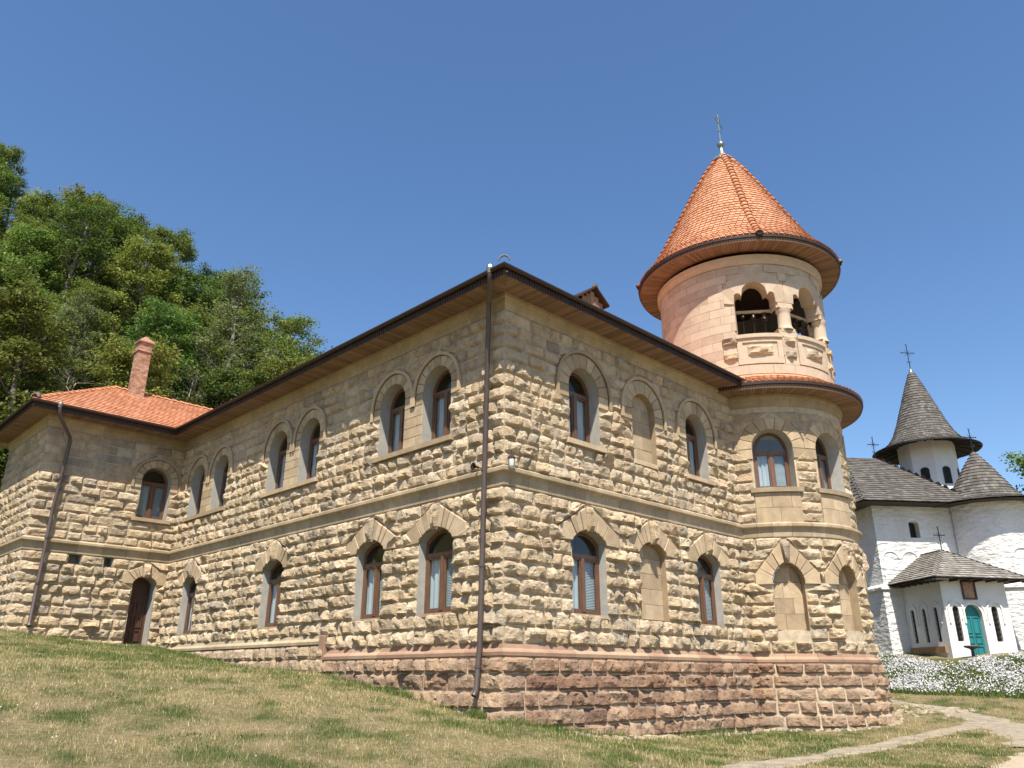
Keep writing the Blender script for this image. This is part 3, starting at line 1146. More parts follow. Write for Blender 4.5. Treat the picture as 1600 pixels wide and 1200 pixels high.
zc = (-.06, -.05)
backing("wall", M_right_p, 0, 9.6, -2.4, 7.6, R_low + R_up, M_MORTAR, bld, bd=.012, zcuts=(-1.2, -.051, -.049))
backing("wall", M_left_p, -L, 0, -2.4, 7.6, L_low + L_up, M_MORTAR, bld, bd=.012, zcuts=(-1.2, -.051, -.049))
backing("wall", M_wing, -W, 0, -.6, 7.6, W_up + [W_door] + W_vent, M_MORTAR, bld, bd=.012)
backing("wall", M_wside, -L - 4.75, -L, -.6, 7.6, [], M_MORTAR, bld, bd=.012)
backing("tower_wall", M_tow, ta, tb, -2.4, 7.6, T_low + T_up, M_MORTAR, bld, bd=.012, ds=.12, zcuts=(-1.2, -.051, -.049))

# hidden rear walls that close the block
g = MB()
g.box((.6, 24.0, -1), (12.9, 24.3, 7.55))
g.box((12.6, 2.9, -2), (12.9, 23.9, 7.55))
g.box((-W + .02, L + 4.45, -1), (.55, L + 4.74, 7.55))
g.box((-W - .7, L + 4.76, 7.52), (.55, L + 5.5, 7.56))
g.build("rear_wall", M_MORTAR, bld)

for op, M, st in [(R_low[0], M_right, 'half'), (R_low[2], M_right, 'half'), (L_low[0], M_left, 'half'), (L_low[1], M_left, 'half'),
                  (L_low[2], M_left, 'half'), (L_low[3], M_left, 'curtain')]:
    w = window_unit(M, op, st)
    reveal_part(M, op, w)
    gable_arch(M, op, w)
    sill(M, op.s0 - .02, op.s1 + .02, .71, .78, w, .06)
nb = ob("blind_niche", None, bld)
reveal_part(M_right, R_low[1], nb, M_ASH, .1)
blind_fill(M_right, R_low[1], nb, .14, M_ASH)
gable_arch(M_right, R_low[1], nb)
for op, M in [(R_up[0], M_right), (R_up[2], M_right), (W_up[0], M_wing)] + [(q, M_left) for q in L_up]:
    w = window_unit(M, op, 'curtain' if M is not M_wing else 'half')
    reveal_part(M, op, w)
    round_arch(M, op, w, rv=op.rw - .09)
    if M is not M_left: sill(M, op.s0 - .16, op.s1 + .16, 4.5, 4.62, w, .13)
    op.w = w
for i in (0, 2, 4):
    sill(M_left, L_up[i + 1].s0 - .14, L_up[i].s1 + .14, 4.5, 4.62, L_up[i].w, .13)
    p = piers[i // 2]
    zz = np.linspace(4.62, 5.63, 5)
    for k, (a, b) in enumerate(zip(zz[:-1], zz[1:])):
        cuts = [p.s0, p.s1] if k % 2 else [p.s0, p.c + .1, p.s1]
        for x0, x1 in zip(cuts[:-1], cuts[1:]):
            bevel_block(M_left, shrink([(x0, a), (x1, a), (x1, b), (x0, b)], .005), -.03, .05, "pier_block", M_ASH, bld)
nb = ob("blind_niche", None, bld)
reveal_part(M_right, R_up[1], nb, M_ASH, .1)
blind_fill(M_right, R_up[1], nb, .14, M_ASH)
round_arch(M_right, R_up[1], nb, rv=.38)
sill(M_right, R_up[1].s0 - .02, R_up[1].s1 + .02, 4.5, 4.62, nb, .06)

for k, op in enumerate(T_low):
    if k == 1: op.depth = .3
    nb = ob("blind_niche", None, bld)
    reveal_part(M_tow, op, nb, M_ASH, .2)
    blind_fill(M_tow, op, nb, .22, M_ASH, .42)
    gable_arch(M_tow, op, nb)
for op in T_up:
    w = window_unit(M_tow, op, 'half')
    reveal_part(M_tow, op, w)
    round_arch(M_tow, op, w, 9, False, .38)
    n = 4
    xs = np.linspace(op.s0 - .14, op.s1 + .14, 9)
    g = MB()
    for a, b in zip(xs[:-1], xs[1:]):
        g.box((a, 4.48, -.25), (b, 4.61, .12), M=M_tow)
    g.build("sill", M_CORN, w)
    for z0, z1, cu in ((3.6, 4.04, (0, .52, 1)), (4.04, 4.47, (0, .36, .78, 1))):
        for a, b in zip(cu[:-1], cu[1:]):
            x0, x1 = op.s0 - .06 + (op.s1 - op.s0 + .12) * a, op.s0 - .06 + (op.s1 - op.s0 + .12) * b
            xm = np.linspace(x0 + .004, x1 - .004, 5)
            v = []
            for x in xm: v += [M_tow(x, z0 + .005, .05), M_tow(x, z1 - .005, .05), M_tow(x, z0 + .005, -.03), M_tow(x, z1 - .005, -.03)]
            f = []
            for i in range(4): f += [(4 * i, 4 * i + 4, 4 * i + 5, 4 * i + 1), (4 * i + 1, 4 * i + 5, 4 * i + 7, 4 * i + 3), (4 * i, 4 * i + 2, 4 * i + 6, 4 * i + 4)]
            f += [(0, 1, 3, 2), (16, 18, 19, 17)]
            ob("apron_block", mesh("apron_block", v, f, M_ASH, False, {"tint": [rng.random()] * len(v)}), w)

# door in the wing, vents
d = W_door
dep = d.depth
mb = MB()
ring(M_wing, d.outline(18, .003), d.outline(18, .07), -dep - .08, -dep, mb)
mb.box((d.s0 + .06, 2.02, -dep - .07), (d.s1 - .06, 2.10, -dep + .01), M=M_wing)
mb.box((d.s0 + .06, 2.1, -dep - .06), (d.s1 - .06, 2.6, -dep - .04), M=M_wing)
dr_ = mb.build("door_frame", M_DOOR, bld)
reveal_part(M_wing, d, dr_)
gable_arch(M_wing, d, dr_)
mb = MB()
mb.box((d.s0 + .06, .3, -dep - .07), (d.s1 - .06, 2.02, -dep - .02), M=M_wing)
leaf_ = mb.build("door_leaf", M_DOOR, dr_)
for zz0, zz1 in ((.62, .98), (1.06, 1.42), (1.5, 1.9)):
    for x0, x1 in ((d.s0 + .12, d.c - .04), (d.c + .04, d.s1 - .12)):
        mb = MB()
        ring(M_wing, [(x0, zz0), (x1, zz0), (x1, zz1), (x0, zz1)], [(x0 + .035, zz0 + .035), (x1 - .035, zz0 + .035), (x1 - .035, zz1 - .035), (x0 + .035, zz1 - .035)], -dep - .02, -dep + .012, mb)
        mb.build("door_panel", M_DOOR, dr_)
for op in W_vent:
    g = MB()
    strip(M_wing, [(op.s0, op.zb), (op.s1, op.zb), (op.s1, op.zt), (op.s0, op.zt)], .03, -.5, g)
    g.add([M_wing(op.s0, op.zb, -.5), M_wing(op.s1, op.zb, -.5), M_wing(op.s1, op.zt, -.5), M_wing(op.s0, op.zt, -.5)], [(0, 1, 2, 3)])
    g.build("vent_recess", M_REVEAL, bld)

# ---- cornice, plinth moulding, frieze
def course(M, s0, s1, prof, ln, name, mat, parent, mit0=0, mit1=0, gap=.004, sub=1, dz=0):
    n = max(1, int(round((s1 - s0) / ln)))
    cuts = s0 + (s1 - s0) * np.linspace(0, 1, n + 1)
    cuts[1:-1] += rng.uniform(-.18, .18, n - 1) * ln
    P = len(prof)
    for i in range(n):
        a, b = cuts[i], cuts[i + 1]
        V, F = [], []
        for k in range(sub + 1):
            for d, z in prof:
                lo = a - (mit0 * d if i == 0 else -gap)
                hi = b + (mit1 * d if i == n - 1 else -gap)
                V.append(M(lo + (hi - lo) * k / sub, z + dz, d))
        for k in range(sub):
            for j in range(P - 1):
                F.append((k * P + j, (k + 1) * P + j, (k + 1) * P + j + 1, k * P + j + 1))
        F += [tuple(range(P)), tuple(range(sub * P, sub * P + P))[::-1]]
        ob(name, mesh(name, V, F, mat, False, {"tint": [rng.random()] * len(V)}), parent)


CP = [(-.02, 3.2), (.045, 3.205), (.05, 3.22), (.06, 3.44), (.10, 3.47), (.145, 3.485), (.15, 3.50), (.15, 3.565), (.05, 3.62), (-.02, 3.63)]
course(M_right, 0, 9.6, CP, .62, "cornice_block", M_CORN, bld, mit0=1)
course(M_left, -L, 0, CP, .66, "cornice_block", M_CORN, bld, mit1=1, mit0=-1)
course(M_wing, -W, 0, CP, .75, "cornice_block", M_CORN, bld, mit0=1, mit1=-1)
course(M_wside, -L - 4.75, -L, CP, .9, "cornice_block", M_CORN, bld, mit1=1)
course(M_tow, ta, tb, CP, .5, "cornice_block", M_CORN, bld, sub=4)
LP = [(-.02, -.13), (.10, -.125), (.155, -.10), (.16, -.035), (.13, .0), (.07, .035), (.05, .115), (-.02, .12)]
M_r0 = lambda s, z, d: (s, -d, z)
M_l0 = lambda s, z, d: (-d, -s, z)
M_t0 = lambda s, z, d: (TX + (TR + d) * math.cos(s / TR), TY + (TR + d) * math.sin(s / TR), z)
course(M_r0, 0, 9.6, LP, 1.1, "plinth_moulding", M_LIP, bld, mit0=1)
course(M_l0, -6.1, 0, LP, 1.1, "plinth_moulding", M_LIP, bld, mit1=1)
course(M_l0, -L, -6.1, LP, 1.3, "plinth_moulding", M_CORN, bld, dz=.36)
bevel_block(M_l0, [(-6.32, -.12), (-6.08, -.12), (-6.08, .47), (-6.32, .47)], -.03, .165, "plinth_step", M_LIP, bld)
course(M_t0, ta, tb, LP, .8, "plinth_moulding", M_LIP, bld, sub=5)
FP = [(-.02, 7.2), (.03, 7.2), (.035, 7.30), (.075, 7.33), (.08, 7.45), (.12, 7.47), (.12, 7.56), (-.02, 7.56)]
course(M_r0, 0, 9.6, FP, 1.2, "frieze_block", M_CORN, bld, mit0=1)
course(M_l0, -L, 0, FP, 1.3, "frieze_block", M_CORN, bld, mit1=1, mit0=-1)
course(M_wing, -W, 0, FP, 1.3, "frieze_block", M_CORN, bld, mit0=1, mit1=-1)
course(M_wside, -L - 4.75, -L, FP, 1.3, "frieze_block", M_CORN, bld, mit1=1)
FPT = [(d_, z_ - .14) for d_, z_ in FP]
course(M_t0, ta, tb, FPT, .9, "frieze_block", M_CORN, bld, sub=5)

# ---- split the stones: the 300 largest in view as parts, the rest joined
STONES.sort(key=lambda t: -t[0])
for sz, V, F, t, r_ in STONES[:300]:
    ob("stone", mesh("stone", V, F, M_STONE, False, {"tint": [t] * len(V), "red": [r_] * len(V)}), bld)
for nm, sel in (("stonework", STONES[300:]),):
    Vs, Fs, T_, R_ = [], [], [], []
    k = 0
    for sz, V, F, t, r_ in sel:
        Vs.append(V)
        Fs += [tuple(i + k for i in f) for f in F]
        k += len(V)
        T_ += [t] * len(V)
        R_ += [r_] * len(V)
    o = ob(nm, mesh(nm, np.concatenate(Vs), Fs, M_STONE, False, {"tint": T_, "red": R_}), bld)
    o["kind"] = "stuff"

# ---- eaves: soffit boards, fascia, teeth, gutter
def eave_boards():
    g = MB()
    bw = .105
    z = ZSOF
    SD = .74

    def board(M, s, d0, d1):
        zz = z + rng.uniform(-.003, .003)
        g.box((s + .005, zz, d0), (s + bw - .005, zz + .02, d1), M=M, tint=rng.random())
    for s in np.arange(-SD, 10.0, bw): board(M_r0, s, max(0, -s), SD)
    for s in np.arange(-L, SD, bw):
        if s > 0: board(M_l0, s, s, SD)
        elif s < -L + SD: board(M_l0, s, 0, s + L + .02)
        else: board(M_l0, s, 0, SD)
    for s in np.arange(-W - SD, 0, bw):
        if s < -W: board(M_wing, s, -s - W, SD)
        elif s > -SD: board(M_wing, s, 0, -s)
        else: board(M_wing, s, 0, SD)
    for s in np.arange(-L - 5.45, -L + SD, bw): board(M_wside, s, max(0, s + L), SD)
    o = g.build("soffit_boards", M_SOFFIT, bld)
    o["kind"] = "stuff"


eave_boards()


def path_pts(d):
    return [(10.0, -d), (-d, -d), (-d, L - d), (-W - d, L - d), (-W - d, L + 5.5)]


def sweep(prof, name, mat, closed=True):
    g = MB()
    P = len(prof)
    rows = [[(x, y, z) for x, y in path_pts(d)] for d, z in prof]
    n = 5
    V = [rows[j][i] for i in range(n) for j in range(P)]
    F = [(i * P + j, (i + 1) * P + j, (i + 1) * P + (j + 1) % P, i * P + (j + 1) % P) for i in range(n - 1) for j in range(P if closed else P - 1)]
    F += [tuple(range(P)), tuple(range((n - 1) * P, n * P))]
    g.add(V, F)
    return g.build(name, mat, bld)


sweep([(.70, 7.575), (.735, 7.54), (.75, 7.54), (.75, 7.72), (.70, 7.72)], "fascia", M_FASCIA)
gp = [(.755 + .05 + .05 * math.cos(t), 7.735 + .085 * math.sin(t)) for t in np.linspace(math.pi, 2 * math.pi, 9)]
gq = [(.755 + .05 + .042 * math.cos(t), 7.738 + .075 * math.sin(t)) for t in np.linspace(2 * math.pi, math.pi, 9)]
sweep(gp + gq, "gutter", M_FASCIA)
g = MB()
for M, a, b in ((M_r0, -.76, 10), (M_l0, -L + .76, .76), (M_wing, -W - .76, -.76), (M_wside, -L - 5.45, -L + .76)):
    for s in np.arange(a, b, .085):
        g.box((s, 7.50, .752), (s + .05, 7.66, .765), M=M)
o = g.build("eave_teeth", M_FASCIA, bld)
o["kind"] = "stuff"

# ---- roofs
SL = .63
ZE = 7.74


def tiles_plane(mb, O, U, S, Nn, n_rows, ext, tw=.19, tl=.20, point=.35, th=.012):
    O, U, S, Nn = map(Vector, (O, U, S, Nn))
    for r in range(n_rows):
        t0 = r * tl
        a, b = ext(t0)
        x = a - (tw / 2 if r % 2 else 0)
        while x < b:
            x0, x1 = max(x, a), min(x + tw, b)
            if x1 - x0 > .03:
                j = rng.uniform(-.004, .004)
                q = lambda u, t, h: tuple(O + U * u + S * t + Nn * h)
                xm = (x0 + x1) / 2
                lo, hi = .035 + j, .012
                pts = [(x0 + .004, t0 + tl * .95, hi), (x0 + .004, t0 + tl * point * .5, lo), (xm - tw * .25, t0 + .008, lo), (xm + tw * .25, t0 + .008, lo),
                       (x1 - .004, t0 + tl * point * .5, lo), (x1 - .004, t0 + tl * .95, hi)]
                V = [q(*p) for p in pts] + [q(p[0], p[1], p[2] - .03) for p in pts[1:5]]
                mb.add(V, [(0, 1, 2, 3, 4, 5), (1, 6, 7, 2), (2, 7, 8, 3), (3, 8, 9, 4)], tint=rng.random())
            x += tw
    return mb


g = MB()       # roof decks: main block and wing
e = .80
mx0, mx1, my0, my1 = -e, 13.6, -e, 24.8
hr = (mx1 - mx0) / 2
zr = ZE + hr * SL
g.add([(mx0, my0, ZE), (mx1, my0, ZE), (mx1, my1, ZE), (mx0, my1, ZE), (mx0 + hr, my0 + hr, zr), (mx0 + hr, my1 - hr, zr)],
      [(0, 1, 4), (1, 2, 5, 4), (2, 3, 5), (3, 0, 4, 5)], tint=.4)
roof = g.build("roof", M_TILE, bld)
hw = 3.25
wy0 = L - e
g = MB()
wl = -W - e
zw = ZE + hw * SL
g.add([(wl, wy0, ZE), (2.4, wy0, ZE), (2.4, wy0 + 2 * hw, ZE), (wl, wy0 + 2 * hw, ZE), (wl + hw, wy0 + hw, zw), (2.4, wy0 + hw, zw)],
      [(0, 1, 5, 4), (2, 3, 4, 5), (3, 0, 4)], tint=.4)
wroof = g.build("wing_roof", M_TILE, bld)
nrm = Vector((0, -SL, 1)).normalized()
sl = Vector((0, 1, SL)).normalized()
cosr = sl.y
g = MB()
tiles_plane(g, (0, wy0 - .02, ZE), (1, 0, 0), sl, nrm, int(hw / cosr / .2), lambda t: (wl + t * cosr, -.80 + t * cosr), tw=.2)
o = g.build("roof_tiles", M_TILE, bld)
o["kind"] = "stuff"
# wing left slope
nrm2 = Vector((-SL, 0, 1)).normalized()
sl2 = Vector((1, 0, SL)).normalized()
g = MB()
tiles_plane(g, (wl - .02, 0, ZE), (0, -1, 0), sl2, nrm2, int(hw / cosr / .2), lambda t: (-(wy0 + 2 * hw - t * cosr), -(wy0 + t * cosr)), tw=.2)
o = g.build("roof_tiles", M_TILE, bld)
o["kind"] = "stuff"


def ridge_run(p0, p1, n, r=.085, skip=(), mat=None, up=(0, 0, 1)):
    """half-round ridge tiles overlapping along a line"""
    p0, p1 = Vector(p0), Vector(p1)
    dv = (p1 - p0) / n
    t = dv.normalized()
    u = Vector(up)
    u = (u - t * u.dot(t)).normalized()
    sd = t.cross(u)
    for i in range(n):
        if i in skip: continue
        a = p0 + dv * (i - .08)
        b = p0 + dv * (i + 1.0)
        V, F = [], []
        k = 8
        for (c, rr, h) in ((a, r * 1.12, .035), (a, r * .95, .03), (b, r * .9, .012)):
            for q in range(k + 1):
                an = math.pi * q / k
                V.append(c + sd * (math.cos(an) * rr) + u * (math.sin(an) * rr * .8 + h - .04))
        m = k + 1
        F = [(m + j, m + j + 1, j + 1, j) for j in range(k)]
        F += [(j, j + 1, 2 * m + j + 1, 2 * m + j) for j in range(k)]
        ob("ridge_tile", mesh("ridge_tile", V, F, mat or M_RIDGE, True, {"tint": [rng.random()] * len(V)}), bld)


ridge_run((wl + .1, wy0 + .1, ZE + .1), (wl + hw, wy0 + hw, zw + .03), 14)
ridge_run((wl + hw, wy0 + hw, zw + .03), (2.3, wy0 + hw, zw + .03), 14)
# dark end cap of the hip on the near corner and on the wing corner
for (x, y) in ((-e + .02, -e + .02), (wl + .05, wy0 + .05)):
    g = MB()
    V, F = [], []
    u = Vector((1, 1, SL)).normalized()
    sd = Vector((1, -1, 0)).normalized()
    c = Vector((x, y, ZE + .09))
    k = 10
    for dd, rr in ((-.05, .125), (-.05, .095), (.12, .095), (.12, .125)):
        for q in range(k + 1):
            an = math.pi * q / k
            V.append(c + u * dd + sd * (math.cos(an) * rr) + Vector((0, 0, 1)) * math.sin(an) * rr)
    m = k + 1
    for a in range(4):
        b = (a + 1) % 4
        F += [(a * m + j, a * m + j + 1, b * m + j + 1, b * m + j) for j in range(k)]
    g.add(V, F)
    c0 = len(V)
    g.build("hip_cap", plain("weathered_cap_tile", (.16, .14, .13), .8, .3, 8), bld, True)

# dormer vent on the main roof
dx, dy, dzp = 3.84, .6, 9.33
g = MB()
zb = 8.55
hwid = .42
g.add([(dx - hwid, dy, zb), (dx + hwid, dy, zb), (dx + hwid, dy, 8.92), (dx, dy, dzp - .05), (dx - hwid, dy, 8.92)], [(0, 1, 2, 3, 4)])
dm = g.build("dormer", M_SOFFIT, bld)
g = MB()
for sg in (-1, 1):
    x1 = dx + sg * .54
    z1 = 8.93
    A, B = (dx, dzp), (x1, z1)
    V = []
    for (x, z) in (A, B):
        for y in (dy - .16, dy + 1.6):
            V += [(x, y, z), (x, y, z + .06)]
    g.add(V, [(0, 2, 6, 4), (1, 5, 7, 3), (0, 4, 5, 1), (4, 6, 7, 5), (2, 3, 7, 6)])
g.build("dormer_roof", M_FASCIA, dm)
g = MB()
for k in range(5):
    x0 = dx - .43 + k * .172
    zt_ = dzp - .07 - abs(x0 + .08 - dx) * .7
    g.box((x0, dy - .02, zb), (x0 + .16, dy - .004, max(zb + .05, zt_)), tint=rng.random())
g.build("dormer_boards", M_SOFFIT, dm)
g = MB()
g.tube([(dx, dy - .2, dzp + .06), (dx, dy - .04, dzp + .06)], .055, 10)
g.build("dormer_cap", M_METAL, dm)

# chimney on the wing roof: every brick course of bricks
ch = ob("chimney", None, bld)
cxm, cym = -1.42, 18.85
zb0, zt0 = 9.05, 11.75
hwx = .235
g = MB()
g.box((cxm - hwx + .012, cym - hwx + .012, zb0 - .4), (cxm + hwx - .012, cym + hwx - .012, zt0))
g.build("chimney_core", M_MORTAR_RED, ch)
g = MB()
z = zb0 - .35
r = 0
while z < zt0 - .05:
    ex = .04 if z > zt0 - .48 and z < zt0 - .36 else (.03 if z < 9.5 else 0)
    H = hwx + ex
    nb_ = 3
    for side in range(4):
        for k in range(-1, nb_):
            a = -H + (k + (.5 if r % 2 else 0)) * 2 * H / nb_
            b = a + 2 * H / nb_
            a, b = max(a, -H), min(b, H)
            if b - a < .04: continue
            if side == 0: lo, hi = (cxm + a + .004, cym - H, z), (cxm + b - .004, cym - H + .1, z + .065)
            elif side == 1: lo, hi = (cxm - H, cym + a + .004, z), (cxm - H + .1, cym + b - .004, z + .065)
            elif side == 2: lo, hi = (cxm + H - .1, cym + a + .004, z), (cxm + H, cym + b - .004, z + .065)
            else: lo, hi = (cxm + a + .004, cym + H - .1, z), (cxm + b - .004, cym + H, z + .065)
            g.box(lo, hi, tint=rng.random())
    z += .075
    r += 1
o = g.build("brickwork", M_BRICK, ch)
o["kind"] = "stuff"
g = MB()
H = hwx + .06
g.add([(cxm - H, cym - H, zt0), (cxm + H, cym - H, zt0), (cxm + H, cym + H, zt0), (cxm - H, cym + H, zt0), (cxm, cym, zt0 + .30),
       (cxm - H, cym - H, zt0 - .05), (cxm + H, cym - H, zt0 - .05), (cxm + H, cym + H, zt0 - .05), (cxm - H, cym + H, zt0 - .05)],
      [(0, 1, 4), (1, 2, 4), (2, 3, 4), (3, 0, 4), (0, 5, 6, 1), (1, 6, 7, 2), (2, 7, 8, 3), (3, 8, 5, 0), (5, 8, 7, 6)], tint=.3)
g.build("chimney_cap", M_BRICK, ch)
g = MB()
g.box((cxm - hwx - .12, cym - hwx - .12, zb0 - .1), (cxm + hwx + .12, cym + hwx + .12, zb0 + .03))
g.build("lead_flashing", M_METAL, ch)

# ---- bell tower above the eaves
def arc_sweep(prof, name, mat, th0, th1, n=64, closed=True, attrs=True):
    P = len(prof)
    V, F = [], []
    for i in range(n + 1):
        th = th0 + (th1 - th0) * i / n
        for r_, z in prof: V.append((TX + r_ * math.cos(th), TY + r_ * math.sin(th), z))
    F = [(i * P + j, (i + 1) * P + j, (i + 1) * P + (j + 1) % P, i * P + (j + 1) % P) for i in range(n) for j in range(P if closed else P - 1)]
    return ob(name, mesh(name, V, F, mat, False, {"tint": [.5] * len(V)}), bld)


def tower_eave(r0, re, z, th0, th1, nb_):
    g = MB()
    d_ = (th1 - th0) / nb_
    for i in range(nb_):
        a, b = th0 + d_ * i + .0014, th0 + d_ * (i + 1) - .0014
        zz = z + rng.uniform(-.003, .003)
        v = [(TX + r_ * math.cos(t), TY + r_ * math.sin(t), zz + h) for h in (0, .02) for r_ in (r0, re - .08) for t in (a, b)]
        g.add(v, [(0, 1, 3, 2), (4, 6, 7, 5), (0, 4, 5, 1), (2, 3, 7, 6), (0, 2, 6, 4), (1, 5, 7, 3)], tint=rng.random())
    o = g.build("soffit_boards", M_SOFFIT, bld)
    o["kind"] = "stuff"
    arc_sweep([(re - .09, z + .03), (re - .07, z - .01), (re - .05, z - .01), (re - .03, z + .17), (re - .09, z + .17)], "fascia", M_SOFFIT, th0, th1, 96)
    arc_sweep([(re - .03, z + .10), (re, z + .11), (re, z + .20), (re - .03, z + .21)], "eave_edge", M_FASCIA, th0, th1, 96)
    g = MB()
    nt_ = int((th1 - th0) * re / .085)
    for i in range(nt_):
        a = th0 + (th1 - th0) * i / nt_
        b = a + .05 / re
        v = [(TX + r_ * math.cos(t), TY + r_ * math.sin(t), zz) for zz in (z + .04, z + .12) for r_ in (re - .04, re - .025) for t in (a, b)]
        g.add(v, [(0, 1, 3, 2), (4, 6, 7, 5), (0, 4, 5, 1), (2, 3, 7, 6), (0, 2, 6, 4), (1, 5, 7, 3)])
    o = g.build("eave_teeth", M_FASCIA, bld)
    o["kind"] = "stuff"


def cone_tiles(prof, name, mat, th0, th1, tw=.185, tl=.17, lo=.035, parent=None, cx=TX, cy=TY, rnd=.35):
    """overlapping tiles on a surface of revolution; prof goes from the eave up"""
    pr = np.array(prof)
    seg = np.hypot(np.diff(pr[:, 0]), np.diff(pr[:, 1]))
    cum = np.concatenate([[0], np.cumsum(seg)])
    g = MB()
    rows = int(cum[-1] / tl)
    for r in range(rows):
        t0, t1 = r * tl, min((r + 1.12) * tl, cum[-1])
        ra, za = np.interp(t0, cum, pr[:, 0]), np.interp(t0, cum, pr[:, 1])
        rb, zb_ = np.interp(t1, cum, pr[:, 0]), np.interp(t1, cum, pr[:, 1])
        sx, sz = (rb - ra), (zb_ - za)
        l = math.hypot(sx, sz)
        nr, nz = sz / l, -sx / l
        n = max(6, int((th1 - th0) * ra / tw))
        dth = (th1 - th0) / n
        for i in range(n):
            a = th0 + dth * (i + (.5 if r % 2 else 0)) + .003
            b = a + dth - .006
            j = rng.uniform(-.006, .006)
            q = lambda f, th, h: (cx + (ra + sx * f + nr * h) * math.cos(th), cy + (ra + sx * f + nr * h) * math.sin(th), za + sz * f + nz * h)
            m_ = (a + b) / 2
            pts = [(1, a, .006), (rnd * .5, a, lo + j), (.02, a + (b - a) * .25, lo + j), (.02, a + (b - a) * .75, lo + j), (rnd * .5, b, lo + j), (1, b, .006)]
            V = [q(*p) for p in pts] + [q(p[0], p[1], p[2] - .03) for p in pts[1:5]]
            g.add(V, [(0, 5, 4, 3, 2, 1), (1, 2, 7, 6), (2, 3, 8, 7), (3, 4, 9, 8)], tint=rng.random())
    o = g.build(name, mat, parent or bld)
    o["kind"] = "stuff"
    return o


A0, A1 = math.radians(178), math.radians(352)
tower_eave(TR, 3.42, 7.42, A0, A1, 110)
sk = [(3.42, 7.62), (3.0, 7.86), (2.66, 8.12)]
arc_sweep(sk + [(2.6, 8.0), (3.3, 7.5)], "skirt_roof_deck", M_TILE, A0, A1 + .8, 90)
cone_tiles(sk, "roof_tiles", M_TILE, A0, A1, .19, .19)

# belfry drum: ashlar shell with trefoil openings
def bel(deg): return Op(TS(deg) - .635, TS(deg) + .635, 9.42, 10.45, 11.22, 'trefoil', .42)


B_op = [bel(218.3), bel(258.5), bel(298.7), bel(338.9)]
D0, D1 = 8.0, 12.2
G_op = [Op(a.s1, b.s0, 9.64, 10.33, 10.33, 'rect') for a, b in zip(B_op[:-1], B_op[1:])]
backing("drum_wall", M_t0, 0, TS(360), D0, D1, B_op + G_op, M_MORTAR, bld, ds=.12)
M_tin = lambda s, z, d: (TX + (TR + d) * math.cos(s / TR), TY + (TR + d) * math.sin(s / TR), z)
backing("drum_lining", lambda s, z, d: M_tin(s, z, -.42), 0, TS(360), 9.0, 12.2, B_op + G_op, M_REVEAL, bld, ds=.12)
DZ = list(np.arange(8.12, 9.38, .315)) + list(np.linspace(9.42, 11.9, 9)) + [12.15]
DZ = [8.12, 8.42, 8.72, 9.02, 9.32] + list(np.linspace(9.32, 11.84, 10)[1:])
DRUM = []


def ashlar_ring(z0, z1, blocks, row):
    n = 24
    off = (row % 2) * .5 + rng.uniform(-.08, .08)
    for i in range(n):
        a = TS(360) * (i + off) / n
        b = TS(360) * (i + 1 + off) / n
        pieces = [(a, b)]
        for (x0, x1) in blocks:
            for sh in (0, TS(360), -TS(360)):
                np_ = []
                for (p, q) in pieces:
                    if q <= x0 + sh or p >= x1 + sh: np_.append((p, q)); continue
                    if p < x0 + sh - .03: np_.append((p, x0 + sh))
                    if q > x1 + sh + .03: np_.append((x1 + sh, q))
                pieces = np_
        for p, q in pieces:
            if q - p < .05: continue
            xs = np.linspace(p + .004, q - .004, 5)
            dd = .028 + rng.uniform(0, .008)
            v = []
            for x in xs: v += [M_t0(x, z0 + .004, dd), M_t0(x, z1 - .004, dd), M_t0(x, z0 + .004, -.02), M_t0(x, z1 - .004, -.02)]
            f = []
            for k in range(4): f += [(4 * k, 4 * k + 4, 4 * k + 5, 4 * k + 1), (4 * k + 1, 4 * k + 5, 4 * k + 7, 4 * k + 3), (4 * k, 4 * k + 2, 4 * k + 6, 4 * k + 4)]
            f += [(0, 1, 3, 2), (16, 18, 19, 17)]
            ob("drum_block", mesh("drum_block", v, f, M_DRUM, False, {"tint": [rng.random()] * len(v)}), bld)


for row, (z0, z1) in enumerate(zip(DZ[:-1], DZ[1:])):
    bl = []
    for op in B_op:
        zm = (z0 + z1) / 2
        if z0 < 9.42: bl.append((op.s0 - .05, op.s1 + .05)) if z1 > 8.42 else None
        elif zm < 10.45: bl.append((op.s0, op.s1))
        elif z0 < 11.6:
            q = 1.08 ** 2 - max(0, z0 - 10.55) ** 2
            if q > 0: bl.append((op.c - min(math.sqrt(q), .93), op.c + min(math.sqrt(q), .93)))
    if 9.64 < (z0 + z1) / 2 < 10.34: bl += [(q_.s0 - .01, q_.s1 + .01) for q_ in G_op]
    ashlar_ring(z0, z1, bl, row)
arc_sweep([(TR - .02, 11.86), (TR + .05, 11.86), (TR + .06, 11.97), (TR + .11, 12.0), (TR + .12, 12.16), (TR - .02, 12.16)], "drum_frieze", M_DRUM, 0, 2 * math.pi, 96)

